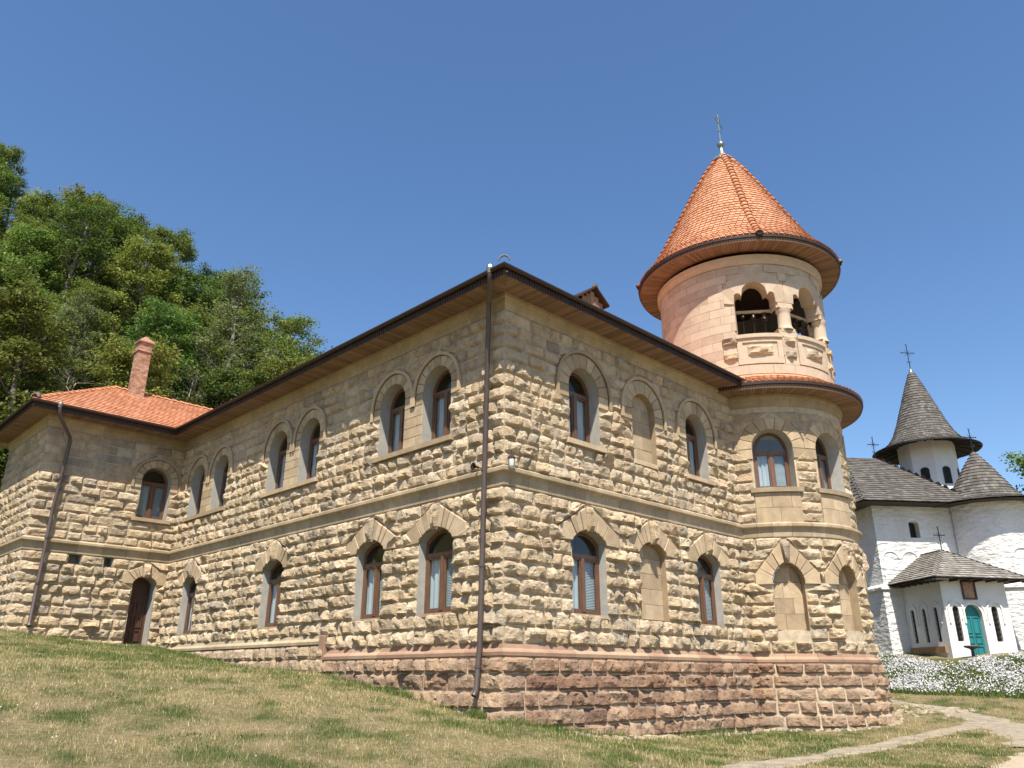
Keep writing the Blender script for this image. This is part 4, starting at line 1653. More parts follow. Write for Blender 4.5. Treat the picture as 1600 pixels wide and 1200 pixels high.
for op in B_op[:3]:
    bw_ = ob("belfry_opening", None, bld)
    g = MB()
    ol = op.outline(40)
    ol = ol[2:] if op is not B_op[0] else ol[2:] + [ol[0]]
    strip(M_t0, ol, .03, -.42, g, closed=False)
    for q_ in G_op:
        if abs(q_.s0 - op.s1) < 1e-6:
            for z_ in (9.64, 10.33):
                g2 = MB()
                strip(M_t0, [(x_, z_) for x_ in np.linspace(q_.s0, q_.s1, 5)], .03, -.42, g2, closed=False, tint=.5)
                g2.build("ledge", M_DRUM, bw_)
    g.a["tint"] = [.5] * len(g.v)
    g.build("reveal", M_PLASTER if False else M_DRUM, bw_)
    # voussoirs
    n = 9
    angs = np.linspace(math.radians(4), math.radians(176), n + 1)
    for q0, q1 in zip(angs[:-1], angs[1:]):
        sub = np.linspace(q0, q1, 5)
        ri = []
        for t in sub:
            x = .72 * math.cos(t)
            xx = max(-op.a, min(op.a, x))
            zz = max(op.top(op.c + xx) if abs(xx) < op.a * .98 else 10.5, 10.5) if abs(xx) < op.a * .98 else 10.5
            ri.append((op.c + xx, zz))
        ro = [(op.c + min(.93, 1.12 * abs(math.cos(t))) * (1 if math.cos(t) > 0 else -1), 10.5 + 1.12 * math.sin(t)) for t in sub]
        pts = ro + ri[::-1]
        nn = len(pts)
        v = [M_t0(s, z, .045) for s, z in pts] + [M_t0(s, z, -.02) for s, z in pts]
        m5 = 5
        f = [(i, i + 1, nn - 2 - i, nn - 1 - i) for i in range(4)] + [(i, nn + i, nn + (i + 1) % nn, (i + 1) % nn) for i in range(nn)]
        ob("voussoir", mesh("voussoir", v, f, M_DRUM, False, {"tint": [rng.random() * .6] * len(v)}), bw_)
    # parapet panel: frame, rail and rough field
    a_, b_ = op.s0 - .04, op.s1 + .04
    for (p, q, z0, z1, d_) in ((a_, b_, 9.30, 9.42, .10), (a_, b_, 9.16, 9.30, .05), (a_, a_ + .16, 8.62, 9.16, .05), (b_ - .16, b_, 8.62, 9.16, .05),
                               (a_, b_, 8.45, 8.62, .05), (a_ + .16, b_ - .16, 8.62, 9.16, .012)):
        g = MB()
        xs = np.linspace(p, q, 6)
        for x0, x1 in zip(xs[:-1], xs[1:]): g.box((x0, z0, -.02 if d_ < .1 else -.42), (x1, z1, d_), M=M_t0, tint=.6)
        g.build("parapet_rail" if d_ == .10 else "parapet_frame", M_DRUM, bw_)
    rough_face(M_t0, lambda u, v: (a_ + .3 + (b_ - a_ - .6) * u, 8.74 + .30 * v), 10, 5, .03, .10, "parapet_boss", M_STONE, bw_)
# rough bosses on the piers beside the panels, columns between openings
for deg in (238.4, 278.6, 318.8, 199.5):
    wd = .36 if deg != 199.5 else .5
    for z0 in (8.5, 9.0):
        s_ = TS(deg)
        rough_face(M_t0, lambda u, v: (s_ - wd / 2 + wd * u, z0 + .12 + .26 * v), 8, 5, .03, .11, "pier_boss", M_STONE, bld)
for deg in (238.4, 278.6, 318.8):
    th = math.radians(deg)
    r_ = TR - .12
    c = (TX + r_ * math.cos(th), TY + r_ * math.sin(th), 0)
    g = MB()
    g.lathe([(.24, 9.60), (.24, 9.66), (.215, 9.70), (.20, 9.76), (.195, 10.1), (.20, 10.2), (.23, 10.26), (.23, 10.34)], c, 20)
    g.a["tint"] = [.7] * len(g.v)
    g.build("column", M_DRUM, bld, True)
    for (z0, z1, hw_, hd) in ((9.34, 9.5, .30, .2), (9.5, 9.64, .24, .2), (10.33, 10.5, .25, .2), (10.5, 10.86, .30, .2)):
        s_ = TS(deg)
        bevel_block(M_t0, [(s_ - hw_, z0), (s_ + hw_, z0), (s_ + hw_, z1), (s_ - hw_, z1)], -.40, .05, "impost_block", M_DRUM, bld, .02)
# belfry floor and ceiling
g = MB()
g.lathe([(0.01, 9.36), (TR - .3, 9.36)], (TX, TY, 0), 32)
g.build("belfry_floor", M_ROOM, bld)
g = MB()
g.lathe([(0.01, 12.1), (TR - .3, 12.1)], (TX, TY, 0), 32)
g.build("belfry_ceiling", M_DOOR, bld)
# bell beam, bells and ropes
for k, op in enumerate(B_op[:2]):
    th = op.c / TR
    tg = Vector((-math.sin(th), math.cos(th), 0))
    rc = Vector((TX + (TR - .5) * math.cos(th), TY + (TR - .5) * math.sin(th), 0))
    g = MB()
    g.tube([rc - tg * .85 + Vector((0, 0, 10.42)), rc + tg * .85 + Vector((0, 0, 10.42))], .055, 8)
    g.a["tint"] = [.6] * len(g.v)
    g.build("bell_beam", M_ASH, bld)
    for j, dx_ in enumerate((-.32, .0, .34)):
        c = rc + tg * dx_
        R_ = (.08, .10, .15)[j]
        zt_ = 10.36
        h_ = R_ * 1.7
        bo = ob("bell", None, loc=(c.x, c.y, zt_ - h_))
        g = MB()
        g.lathe([(.02, h_), (R_ * .45, h_ * .97), (R_ * .55, h_ * .8), (R_ * .62, h_ * .4), (R_ * .8, h_ * .15), (R_, 0), (R_ * .9, .0), (R_ * .6, h_ * .3)], (0, 0, 0), 16)
        g.build("bell_body", M_BRONZE, bo, True)
        g = MB()
        g.tube([(0, 0, h_), (0, 0, h_ + .08)], .012, 6)
        g.tube([(0, 0, h_ * .5), (0, 0, -.03)], .012, 6)
        g.build("clapper", M_IRON, bo)
        g = MB()
        g.tube([(0, 0, -.03), (.03, .02, -.4), (.01, 0, -.75)], .006, 5)
        g.build("rope", M_DOOR, bo)
        tag(bo, ("small bronze bell" if j == 0 else "middling bronze bell" if j == 1 else "largest bronze bell") + (" hanging in the belfry opening that faces the building corner" if k == 0 else " hanging in the belfry opening beside the church side"), "bell", "bells in the tower")
# cone roof
tower_eave(TR, 3.42, 12.32, 0, 2 * math.pi, 220)
cp_ = [(3.42, 12.53), (3.05, 12.95), (2.72, 13.42), (2.38, 14.0), (2.05, 14.62), (1.3, 16.05), (.7, 17.12), (.16, 17.9)]
arc_sweep([(r_ - .02, z_) for r_, z_ in cp_] + [(.05, 17.7), (3.2, 12.4)], "cone_deck", M_TILE, 0, 2 * math.pi, 72)
cone_tiles(cp_, "roof_tiles", M_TILE, 0, 2 * math.pi, .185, .165)
for deg in (131, 222, 289, 20, 75):
    th = math.radians(deg)
    pts = [Vector((TX + (r_ + .02) * math.cos(th), TY + (r_ + .02) * math.sin(th), z_ + .03)) for r_, z_ in cp_]
    lens = [0]
    for a, b in zip(pts[:-1], pts[1:]): lens.append(lens[-1] + (b - a).length)
    n = 27
    for i in range(n):
        def at(l):
            l = min(max(l, 0), lens[-1])
            for k in range(len(pts) - 1):
                if l <= lens[k + 1] + 1e-9: return pts[k].lerp(pts[k + 1], (l - lens[k]) / (lens[k + 1] - lens[k]))
            return pts[-1]
        a, b = at(lens[-1] * i / n), at(lens[-1] * (i + 1) / n)
        ridge_run(a, b, 1, .115, up=(math.cos(th), math.sin(th), .55))
    g = MB()
    c = pts[0]
    g.tube([c + Vector((math.cos(th), math.sin(th), -.1)) * .04, c - Vector((math.cos(th), math.sin(th), -.2)) * .16], .1, 10)
    g.build("hip_cap", M_FASCIA, bld)
# finial: zinc cone, ball, cross
g = MB()
g.lathe([(.36, 17.72), (.34, 17.80), (.2, 17.95), (.12, 18.1), (.075, 18.3), (.07, 18.38), (.12, 18.42), (.15, 18.5), (.12, 18.58), (.05, 18.63), (.02, 18.66)], (TX, TY, 0), 18)
fin_ = g.build("finial", M_METAL, bld, True)
g = MB()
ca = math.radians(207.5 - 18)
cd = Vector((math.cos(ca + math.pi / 2 * 0), math.sin(ca), 0))
T0 = Vector((TX, TY, 0))
g.tube([T0 + Vector((0, 0, 18.6)), T0 + Vector((0, 0, 19.9))], .022, 8)
g.tube([T0 + cd * -.42 + Vector((0, 0, 19.5)), T0 + cd * .42 + Vector((0, 0, 19.5))], .022, 8)
g.tube([T0 + cd * -.2 + Vector((0, 0, 19.72)), T0 + cd * .2 + Vector((0, 0, 19.72))], .018, 8)
g.tube([T0 + cd * -.22 + Vector((0, 0, 19.18)), T0 + cd * .22 + Vector((0, 0, 19.06))], .018, 8)
g.build("cross", M_METAL, fin_)

# ---- downpipes
def downpipe(pts, rad, brackets):
    g = MB()
    g.tube(pts, rad, 12, caps=False)
    o = g.build("downpipe", M_PIPE, bld, True)
    for p, q in brackets:
        g = MB()
        g.tube([Vector(p) - Vector((0, 0, .03)), Vector(p) + Vector((0, 0, .03))], rad + .012, 12)
        g.tube([p, q], .014, 6)
        g.build("bracket", M_PIPE, o)
    g = MB()
    g.lathe([(rad + .02, .12), (rad + .035, .06), (rad + .02, 0), (rad + .005, -.06)], (pts[0][0], pts[0][1], pts[0][2] - .02), 12)
    g.build("outlet", M_METAL, o)
    return o


downpipe([(-.80, -.36, 7.74), (-.80, -.365, 7.46), (-.27, .235, 7.36), (-.215, .30, 7.25), (-.22, .37, 3.0), (-.24, .40, .1), (-.30, .41, -.72), (-.37, .41, -.82)], .055,
         [((-.215, .37, 5.4), (0, .37, 5.4)), ((-.22, .38, 3.56), (0, .38, 3.56)), ((-.235, .39, 1.6), (0, .39, 1.6)), ((-.27, .41, -.3), (0, .41, -.3))])
downpipe([(-4.56, L - .80, 7.70), (-4.52, L - .80, 7.38), (-3.95, L - .24, 6.88), (-3.90, L - .18, 6.72), (-4.0, L - .2, 4.5), (-3.99, L - .2, 1.05), (-4.0, L - .28, .93)], .055,
         [((-4.0, L - .19, 5.5), (-4.0, L, 5.5)), ((-4.0, L - .2, 3.6), (-4.0, L, 3.6)), ((-4.0, L - .2, 2.2), (-4.0, L, 2.2))])
# a loudspeaker horn by the pipe and a lantern on the corner
g = MB()
ho = ob("horn_loudspeaker", None, loc=(-.24, .62, 3.66))
g.lathe([(.02, .1), (.03, .0), (.075, -.06), (.08, -.07), (.03, -.02)], (0, 0, 0), 14)
for i, v in enumerate(g.v): g.v[i] = (-.0 + v[2], v[1], v[0])
g.build("horn", M_FASCIA, ho, True)
g = MB()
g.tube([(.1, 0, 0), (.22, 0, 0)], .012, 6)
g.build("arm", M_FASCIA, ho)
tag(ho, "small dark horn fixed above the cornice beside the corner downpipe", "loudspeaker")
la = ob("wall_lantern", None, loc=(.02, -.2, 3.50))
g = MB()
g.lathe([(.02, .34), (.06, .28), (.085, .25), (.085, .23)], (0, 0, 0), 8)
g.tube([(0, 0, .33), (0, 0, .42), (0, .12, .44)], .01, 6)
g.build("lamp_cap", M_FASCIA, la)
g = MB()
g.lathe([(.07, .23), (.075, .08), (.05, .03), (.01, .02)], (0, 0, 0), 10)
g.build("lamp_glass", plain("frosted_lamp_glass", (.62, .62, .58), .2, .05), la, True)
g = MB()
for k in range(4):
    a = k * math.pi / 2
    g.tube([(.078 * math.cos(a), .078 * math.sin(a), .24), (.078 * math.cos(a), .078 * math.sin(a), .06)], .006, 5)
g.build("lamp_cage", M_FASCIA, la)
tag(la, "small glass lantern hanging at the building corner above the cornice", "lantern")

# ------------------------------------------------------------------ the white church
CB, CU, CV = np.array([26.55, 2.69]), np.array([.791, -.612]), np.array([.612, .791])
CZ = .0


def pc(u, v, z):
    q = CB + CU * u + CV * v
    return (float(q[0]), float(q[1]), float(z))


church = ob("church", None, loc=(0, 0, 0))
tag(church, "whitewashed church with grey shingled roofs, octagonal spire and small porch with teal door", "church")


def uvwall(pts, z0, z1, name, mat, parent, ops=(), closed=False):
    """vertical wall along a (u,v) polyline; ops = (segment, a, b, zb, zt, kind)"""
    for i, (p, q) in enumerate(zip(pts[:-1], pts[1:])):
        p, q = np.array(p, float), np.array(q, float)
        ln = np.linalg.norm(q - p)
        t = (q - p) / ln
        n = np.array([t[1], -t[0]])
        M = (lambda p, t, n: (lambda s, z, d: pc(p[0] + t[0] * s + n[0] * d, p[1] + t[1] * s + n[1] * d, z)))(p, t, n)
        oo = [Op(a, b, zb, zs, zt, k, .28) for (sg, a, b, zb, zs, zt, k) in ops if sg == i]
        backing(name, M, 0, ln, z0, z1, oo, mat, parent, ds=.6)
        for op in oo: yield M, op


def arch_window(M, op, parent, mat_in, bars=True, mould=None, dep=.22):
    g = MB()
    strip(M, op.outline(16), 0, -dep - .05, g)
    w = g.build("window", M_PLASTER, parent)
    g = MB()
    pts = op.outline(16)
    g.add([M(s, z, -dep - .02) for s, z in pts], [tuple(range(len(pts)))])
    g.build("pane", mat_in, w)
    if bars:
        g = MB()
        for z in np.arange(op.zb + .12, op.zt - .03, .2): g.box((op.s0, z - .012, -dep + .0), (op.s1, z + .012, -dep + .02), M=M)
        g.box((op.c - .014, op.zb, -dep - .001), (op.c + .014, op.zt - .02, -dep + .022), M=M)
        g.build("grille", M_IRON, w)
    if mould:
        g = MB()
        r0, r1 = op.a + mould, op.a + mould + .07
        sub = np.linspace(0, math.pi, 20)
        pi_ = [(op.c + r0, op.zs - .55)] + [(op.c + r0 * math.cos(t), op.zs + r0 * math.sin(t)) for t in sub] + [(op.c - r0, op.zs - .55)]
        po = [(op.c + r1, op.zs - .55)] + [(op.c + r1 * math.cos(t), op.zs + r1 * math.sin(t)) for t in sub] + [(op.c - r1, op.zs - .55)]
        n = len(pi_)
        v = [M(s, z, .0) for s, z in pi_] + [M(s, z, .05) for s, z in pi_] + [M(s, z, .05) for s, z in po] + [M(s, z, -.0) for s, z in po]
        g.add(v, [(k * n + i, k * n + i + 1, (k + 1) * n + i + 1, (k + 1) * n + i) for k in range(3) for i in range(n - 1)])
        g.build("moulding", M_PLASTER, w)
    return w


M_DARKGLASS = plain("old_dark_glazing", (.035, .028, .022), .5, .2, 4, spec=.15)
AC = (5.95, .2)
AR = 2.05


def apse_pts(r, a0, a1, n):
    return [(AC[0] + r * math.cos(t), AC[1] + r * math.sin(t)) for t in np.linspace(a0, a1, n)]


for lo in (0, 1):
    ex = 0 if lo else .22
    z0, z1 = (3.35, 7.3) if lo else (-.6, 3.3)
    mainline = [(-ex, 9.0), (-ex, -ex), (4.4, -ex)]
    ops = [(1, 1.72, 2.22, 5.62, 6.3, 6.38, 'seg')] if lo else []
    for M, op in uvwall(mainline, z0, z1, "wall", M_WHITE, church, ops): arch_window(M, op, church, M_DARKGLASS, dep=.3)
    ap = apse_pts(AR + ex, math.radians(188), math.radians(362), 25)
    aops = [(17, .02, .26, 2.0, 3.0, 3.0, 'rect')] if False else []
    for M, op in uvwall(ap, z0, z1, "apse_wall", M_WHITE, church, aops): pass
    for M, op in uvwall([(7.6, .4 - ex), (14, .4 - ex)], z0, z1, "wall", M_WHITE, church): pass
g = MB()          # string course with weathered top
for pts in ([(-.26, 9), (-.26, -.26), (4.3, -.26)], apse_pts(AR + .26, math.radians(188), math.radians(362), 25), [(7.6, .14), (14, .14)]):
    V = []
    for i, (u, v) in enumerate(pts):
        c = np.array((4.5, 3.0))
        d_ = c - np.array((u, v))
        d_ = d_ / np.linalg.norm(d_)
        V += [pc(u, v, 3.2), pc(u - d_[0] * .06, v - d_[1] * .06, 3.24), pc(u - d_[0] * .06, v - d_[1] * .06, 3.34), pc(u + d_[0] * .45, v + d_[1] * .45, 3.55)]
    g.add(V, [(4 * i + j, 4 * i + 4 + j, 4 * i + 5 + j, 4 * i + 1 + j) for i in range(len(pts) - 1) for j in range(3)])
g.build("string_course", M_WHITE, church)
# blind arcade ridges
g = MB()
Mf = lambda s, z, d: pc(s, -d, z)
Ma = lambda s, z, d: pc(AC[0] + (AR + d) * math.cos(s / AR), AC[1] + (AR + d) * math.sin(s / AR), z)
Mf2 = lambda s, z, d: pc(s, -d - .22, z)
Ma2 = lambda s, z, d: pc(AC[0] + (AR + d + .22) * math.cos(s / AR), AC[1] + (AR + d + .22) * math.sin(s / AR), z)
for M, cs, zz, leg in ((Mf, (.55, 1.5, 2.45), 4.55, .7), (Ma, [math.radians(a) * AR for a in (262, 290, 318, 346)], 4.55, .7),
                       (Ma2, [math.radians(a) * AR for a in (300, 330)], 2.55, 1.9)):
    for c in cs:
        pts = [(c + .42, zz - leg)] + [(c + .42 * math.cos(t), zz + .42 * math.sin(t)) for t in np.linspace(0, math.pi, 12)] + [(c - .42, zz - leg)]
        g = MB()
        g.tube([M(s, z, .0) for s, z in pts], .045, 6, caps=False)
        g.build("blind_arch", M_WHITE, church)
# grille window at the side of the apse
M = Ma
op = Op(math.radians(331) * AR - .3, math.radians(331) * AR + .3, 3.75, 4.5, 4.62, 'seg', .2)
g = MB()
g.add([Ma(s, z, .012) for s, z in op.outline(12)], [tuple(range(15))])
w = g.build("window", M_DARKGLASS, church)
g = MB()
for z in np.arange(3.85, 4.6, .16): g.box((op.s0, z - .012, .01), (op.s1, z + .012, .04), M=Ma)
for s in np.linspace(op.s0, op.s1, 5): g.box((s - .012, 3.75, .012), (s + .012, 4.55, .042), M=Ma)
g.build("grille", M_IRON, w)


def roof_planes(eave, ridge, faces, name, parent, mat=M_SHINGLE, tw=.2, tl=.26):
    """shingled roof: faces = lists of (u,v,z) triangles or quads, eave edge first (a->b), then upper edge (c,d)"""
    g = MB()
    for f in faces:
        P = [Vector(pc(*q)) for q in f]
        g.add(P, [tuple(range(len(P)))], tint=.3)
    deck = g.build(name + "_deck", mat, parent)
    g = MB()
    for f in faces:
        P = [Vector(pc(*q)) for q in f]
        a, b = P[0], P[1]
        c, d = (P[2], P[3]) if len(P) == 4 else (P[2], P[2])
        Ux = (b - a).normalized()
        up_ = (c - a) - Ux * (c - a).dot(Ux)
        ln = up_.length
        S = up_.normalized()
        Nn = Ux.cross(S).normalized()
        if Nn.z < 0: Nn = -Nn
        wd = (b - a).length
        l1 = (d - a).dot(Ux)
        r1 = (c - a).dot(Ux)
        rows = int(ln / tl)
        for r in range(rows + 1):
            t0 = r * tl
            f0 = t0 / ln
            x0, x1 = l1 * f0, wd + (r1 - wd) * f0
            x = x0 - (tw * .5 if r % 2 else 0)
            while x < x1:
                w_ = tw * rng.uniform(.7, 1.3)
                p, q = max(x, x0), min(x + w_, x1)
                if q - p > .04:
                    j = rng.uniform(-.012, .012)
                    t1 = min(t0 + tl * 1.15, ln)
                    lo_ = .04 + rng.uniform(0, .015)
                    Q = lambda u, t, h: tuple(a + Ux * u + S * t + Nn * h)
                    g.add([Q(p + .004, t0 + j, lo_), Q(q - .004, t0 + j, lo_), Q(q - .004, t1, .012), Q(p + .004, t1, .012), Q(p + .004, t0 + j, lo_ - .035), Q(q - .004, t0 + j, lo_ - .035)],
                          [(0, 1, 2, 3), (0, 4, 5, 1)], tint=rng.random())
                x += w_
    o = g.build(name + "_shingles", mat, parent)
    o["kind"] = "stuff"


EZ = 7.12
e0, e1, e2, e3 = (-.95, -.95, EZ), (4.9, -.95, EZ), (4.9, 8.8, EZ), (-.95, 8.8, EZ)
r0, r1 = (1.2, 3.9, 10.5), (3.1, 3.9, 10.5)
roof_planes(None, None, [[e0, e1, r1, r0], [e1, e2, r1], [e2, e3, r0, r1], [e3, e0, r0]], "nave_roof", church)
roof_planes(None, None, [[(4.2, -.4, EZ - .03), (15, -.4, EZ - .03), (15, 3.9, 8.35), (4.2, 3.9, 8.35)]], "nave_roof", church)
g = MB()
for a, b in (((-.95, -.95), (7.6, -.95)), ((-.95, -.95), (-.95, 8.8)), ((7.2, -.33), (15, -.33))):   # eave soffit
    pass
V = [pc(-.95, -.95, EZ - .04), pc(4.9, -.95, EZ - .04), pc(4.9, 8.8, EZ - .04), pc(-.95, 8.8, EZ - .04)]
g.add(V, [(0, 1, 2, 3)])
V = [pc(4.9, -.38, EZ - .1), pc(15, -.38, EZ - .1), pc(15, 3, EZ - .1), pc(4.9, 3, EZ - .1)]
g.add(V, [(0, 1, 2, 3)])
ac = pc(AC[0], AC[1], 0)
g.lathe([(2.88, EZ - .06), (1.9, EZ - .02)], ac, 40)
g.build("eave_soffit", wood_mat("dark_old_boards", (.03, .024, .02), (.06, .05, .042), .9), church)
M_OLDWOOD = bpy.data.materials["dark_old_boards"]
apf = [(2.9, EZ), (2.3, 7.2), (1.8, 7.42), (1.42, 7.8), (1.08, 8.35), (.6, 9.15), (.05, 9.95)]
g = MB()
g.lathe([(r_ - .02, z_) for r_, z_ in apf], ac, 40)
g.a["tint"] = [.3] * len(g.v)
g.build("apse_roof_deck", M_SHINGLE, church)
cone_tiles(apf, "apse_roof_shingles", M_SHINGLE, 0, 2 * math.pi, .19, .2, .04, church, ac[0], ac[1], .02)

# octagonal lantern tower
tc = pc(6.0, 3.75, 0)
g = MB()
oct_ = lambda r_, z_: (r_, z_)
g.lathe([(1.95, 7.9), (1.75, 8.45), (1.52, 8.62), (1.52, 8.72), (1.42, 8.9), (1.42, 11.35)], tc, 8, math.radians(232 + 22.5), math.radians(232 + 22.5 + 360))
tw_ = g.build("lantern_tower", M_PLASTER, church)
for k in (-1, 0, 1, 2):
    an = math.radians(232 - 45 + 45 * k)
    n_ = Vector((math.cos(an), math.sin(an), 0))
    t_ = Vector((-math.sin(an), math.cos(an), 0))
    base = Vector((tc[0], tc[1], 0)) + n_ * (1.42 * math.cos(math.pi / 8))
    Mo = (lambda base, n_, t_: (lambda s, z, d: tuple(base + t_ * s + n_ * d + Vector((0, 0, z)))))(base, n_, t_)
    op = Op(-.16, .16, 8.95, 9.6, 9.76, 'round')
    g = MB()
    g.add([Mo(s, z, .012) for s, z in op.outline(14)], [tuple(range(17))])
    w = g.build("window", M_DARKGLASS, church)
    g = MB()
    ring(Mo, op.outline(14, -.05), op.outline(14, .012), 0, .03, g)
    for z in (9.15, 9.38, 9.6): g.box((-.15, z - .01, .01), (.15, z + .01, .035), M=Mo)
    g.box((-.012, 8.96, .012), (.012, 9.74, .037), M=Mo)
    g.build("grille", M_IRON, w)
tf = [(2.66, 10.92), (2.2, 11.12), (1.8, 11.42), (1.5, 11.85), (1.2, 12.55), (.85, 13.55), (.45, 14.7), (.1, 15.62)]
g = MB()
g.lathe([(r_ - .02, z_) for r_, z_ in tf], tc, 40)
g.a["tint"] = [.3] * len(g.v)
g.build("spire_deck", M_SHINGLE, church)
g = MB()
g.lathe([(2.64, 10.90), (1.3, 11.3)], tc, 40)
for k in range(20):
    a = k * math.pi / 10
    g.tube([(tc[0] + 1.35 * math.cos(a), tc[1] + 1.35 * math.sin(a), 11.22), (tc[0] + 2.6 * math.cos(a), tc[1] + 2.6 * math.sin(a), 10.88)], .04, 5)
g.build("spire_soffit", M_OLDWOOD, church)
cone_tiles(tf, "spire_shingles", M_SHINGLE, 0, 2 * math.pi, .17, .17, .035, church, tc[0], tc[1], .02)
g = MB()
g.lathe([(.26, 15.2), (.2, 15.3), (.12, 15.55), (.05, 15.75), (.0, 15.78)], tc, 14)
g.build("spire_cap", M_METAL, church, True)


def iron_cross(p, h, parent, az=322):
    d_ = Vector((math.cos(math.radians(az)), math.sin(math.radians(az)), 0))
    p = Vector(p)
    Z = Vector((0, 0, 1))
    g = MB()
    g.tube([p, p + Z * h], .022, 6)
    c = p + Z * h * .68
    w = h * .24
    g.tube([c - d_ * w, c + d_ * w], .022, 6)
    for s in (-1, 1):
        for q in (-1, 1): g.tube([c + d_ * s * w, c + d_ * s * w * 1.12 + Z * q * w * .16], .016, 5)
        g.tube([c + Z * s * w * .5 + d_ * w * .5, c + d_ * 0 + Z * 0], .009, 5)
        g.tube([c + Z * s * w * .5 - d_ * w * .5, c + d_ * 0 + Z * 0], .009, 5)
    for s in (-1, 1): g.tube([p + Z * h + d_ * s * .0, p + Z * (h + .08) + d_ * s * .06], .014, 5)
    m = p + Z * h * .3
    g.tube([m - d_ * .13 + Z * .06, m - d_ * .06 - Z * .02, m, m + d_ * .06 - Z * .02, m + d_ * .13 + Z * .06], .018, 6)
    g.build("cross", M_IRON, parent)


iron_cross((tc[0], tc[1], 15.7), 1.5, church)
iron_cross((ac[0], ac[1], 9.88), 1.2, church)
iron_cross(pc(3.1, 3.9, 10.5), 1.15, church)

# porch
pu0, pu1, pv0 = .70, 3.62, -2.90
porch_ops = [(0, 2.9 - b, 2.9 - a, .95, 2.22, 2.36, 'round') for a, b in ()]
Lw = [(.50, .76), (1.30, 1.56), (2.10, 2.36)]
ops = [(0, 2.9 - b, 2.9 - a, .92, 2.19, 2.32, 'round') for a, b in Lw]
ops += [(1, .36, .64, .92, 2.18, 2.32, 'round'), (1, 2.10, 2.38, .92, 2.18, 2.32, 'round'), (1, .86, 1.66, .12, 1.98, 2.38, 'round')]
line = [(pu0, 0), (pu0, pv0), (pu1, pv0), (pu1, 0)]
ptop = 3.5
for M, op in uvwall(line, -.4, ptop, "porch_wall", M_PLASTER, church, ops):
    if op.zb < .5:
        g = MB()
        strip(M, op.outline(20), 0, -.3, g)
        dm_ = g.build("door_frame", M_PLASTER, church)
        g = MB()
        pts = op.outline(20)
        g.add([M(s, z, -.2) for s, z in pts], [tuple(range(len(pts)))])
        dl = g.build("door_leaf", M_TEAL, dm_)
        for z0, z1 in ((.25, .75), (.85, 1.15), (1.25, 1.9)):
            for x0, x1 in ((op.s0 + .08, op.c - .04), (op.c + .04, op.s1 - .08)):
                g = MB()
                ring(M, [(x0, z0), (x1, z0), (x1, z1), (x0, z1)], [(x0 + .03, z0 + .03), (x1 - .03, z0 + .03), (x1 - .03, z1 - .03), (x0 + .03, z1 - .03)], -.2, -.17, g)
                g.build("door_panel", M_TEAL, dm_)
        g = MB()
        g.tube([M(op.c + .1, 1.2, -.18), M(op.c + .1, 1.2, -.12), M(op.c + .02, 1.2, -.12)], .015, 6)
        g.build("handle", M_IRON, dm_)
        r0_ = op.a + .14
        g = MB()
        g.tube([M(op.c + r0_, op.zs - .2, .0)] + [M(op.c + r0_ * math.cos(t), op.zs + r0_ * math.sin(t), .0) for t in np.linspace(0, math.pi, 14)] + [M(op.c - r0_, op.zs - .2, .0)], .04, 6)
        g.build("moulding", M_PLASTER, dm_)
    else:
        arch_window(M, op, church, M_DARKGLASS, True, .16, .07)
g = MB()
Mp = lambda s, z, d: pc(pu0 - d, s, z)
g.box((pv0 + .25, .48, -.02), (pv0 + 2.62, .74, .1), M=Mp)
g.build("window_ledge", wood_mat("ochre_ledge", (.25, .14, .06), (.36, .22, .10), .8), church)
g = MB()
g.box((pu0 - .3, pv0 - .55, -.6), (pu1 + .1, pv0, .11), M=lambda a, b, c: pc(a, b, c))
g.box((pu0 - .16, pv0, -.6), (pu0, 0, .2), M=lambda a, b, c: pc(a, b, c))
g.build("porch_step", M_ROCK, church)
ez = 3.42
q = .62
f0, f1, f2, f3 = (pu0 - q, pv0 - q, ez), (pu1 + q + .25, pv0 - q, ez - .06), (pu1 + q + .25, .3, ez - .06), (pu0 - q, .3, ez)
rr0, rr1 = (2.12, -1.45, 4.82), (2.12, .1, 4.82)
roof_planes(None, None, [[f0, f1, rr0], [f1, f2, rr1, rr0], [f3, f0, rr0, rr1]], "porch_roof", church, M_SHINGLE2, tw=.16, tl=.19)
g = MB()
g.add([pc(*f0[:2], ez - .05), pc(*f1[:2], ez - .08), pc(*f2[:2], ez - .08), pc(*f3[:2], ez - .05)], [(0, 1, 2, 3)])
for k in range(9):
    t = k / 8
    u_ = f0[0] + (f1[0] - f0[0]) * t
    g.box((u_ - .035, pv0 - q + .03, ez - .13), (u_ + .035, pv0, ez - .055), M=lambda a, b, c: pc(a, b, c))
    v_ = f0[1] + (.0 - f0[1]) * t
    g.box((pu0 - q + .03, v_ - .035, ez - .13), (pu0, v_ + .035, ez - .055), M=lambda a, b, c: pc(a, b, c))
g.build("porch_eave", M_OLDWOOD, church)
g = MB()
g.box((2.12 - .09, -1.5, 4.80), (2.12 + .09, .2, 4.86), M=lambda a, b, c: pc(a, b, c))
g.build("ridge_board", M_OLDWOOD, church)
iron_cross(pc(2.12, -1.45, 4.82), 1.0, church)

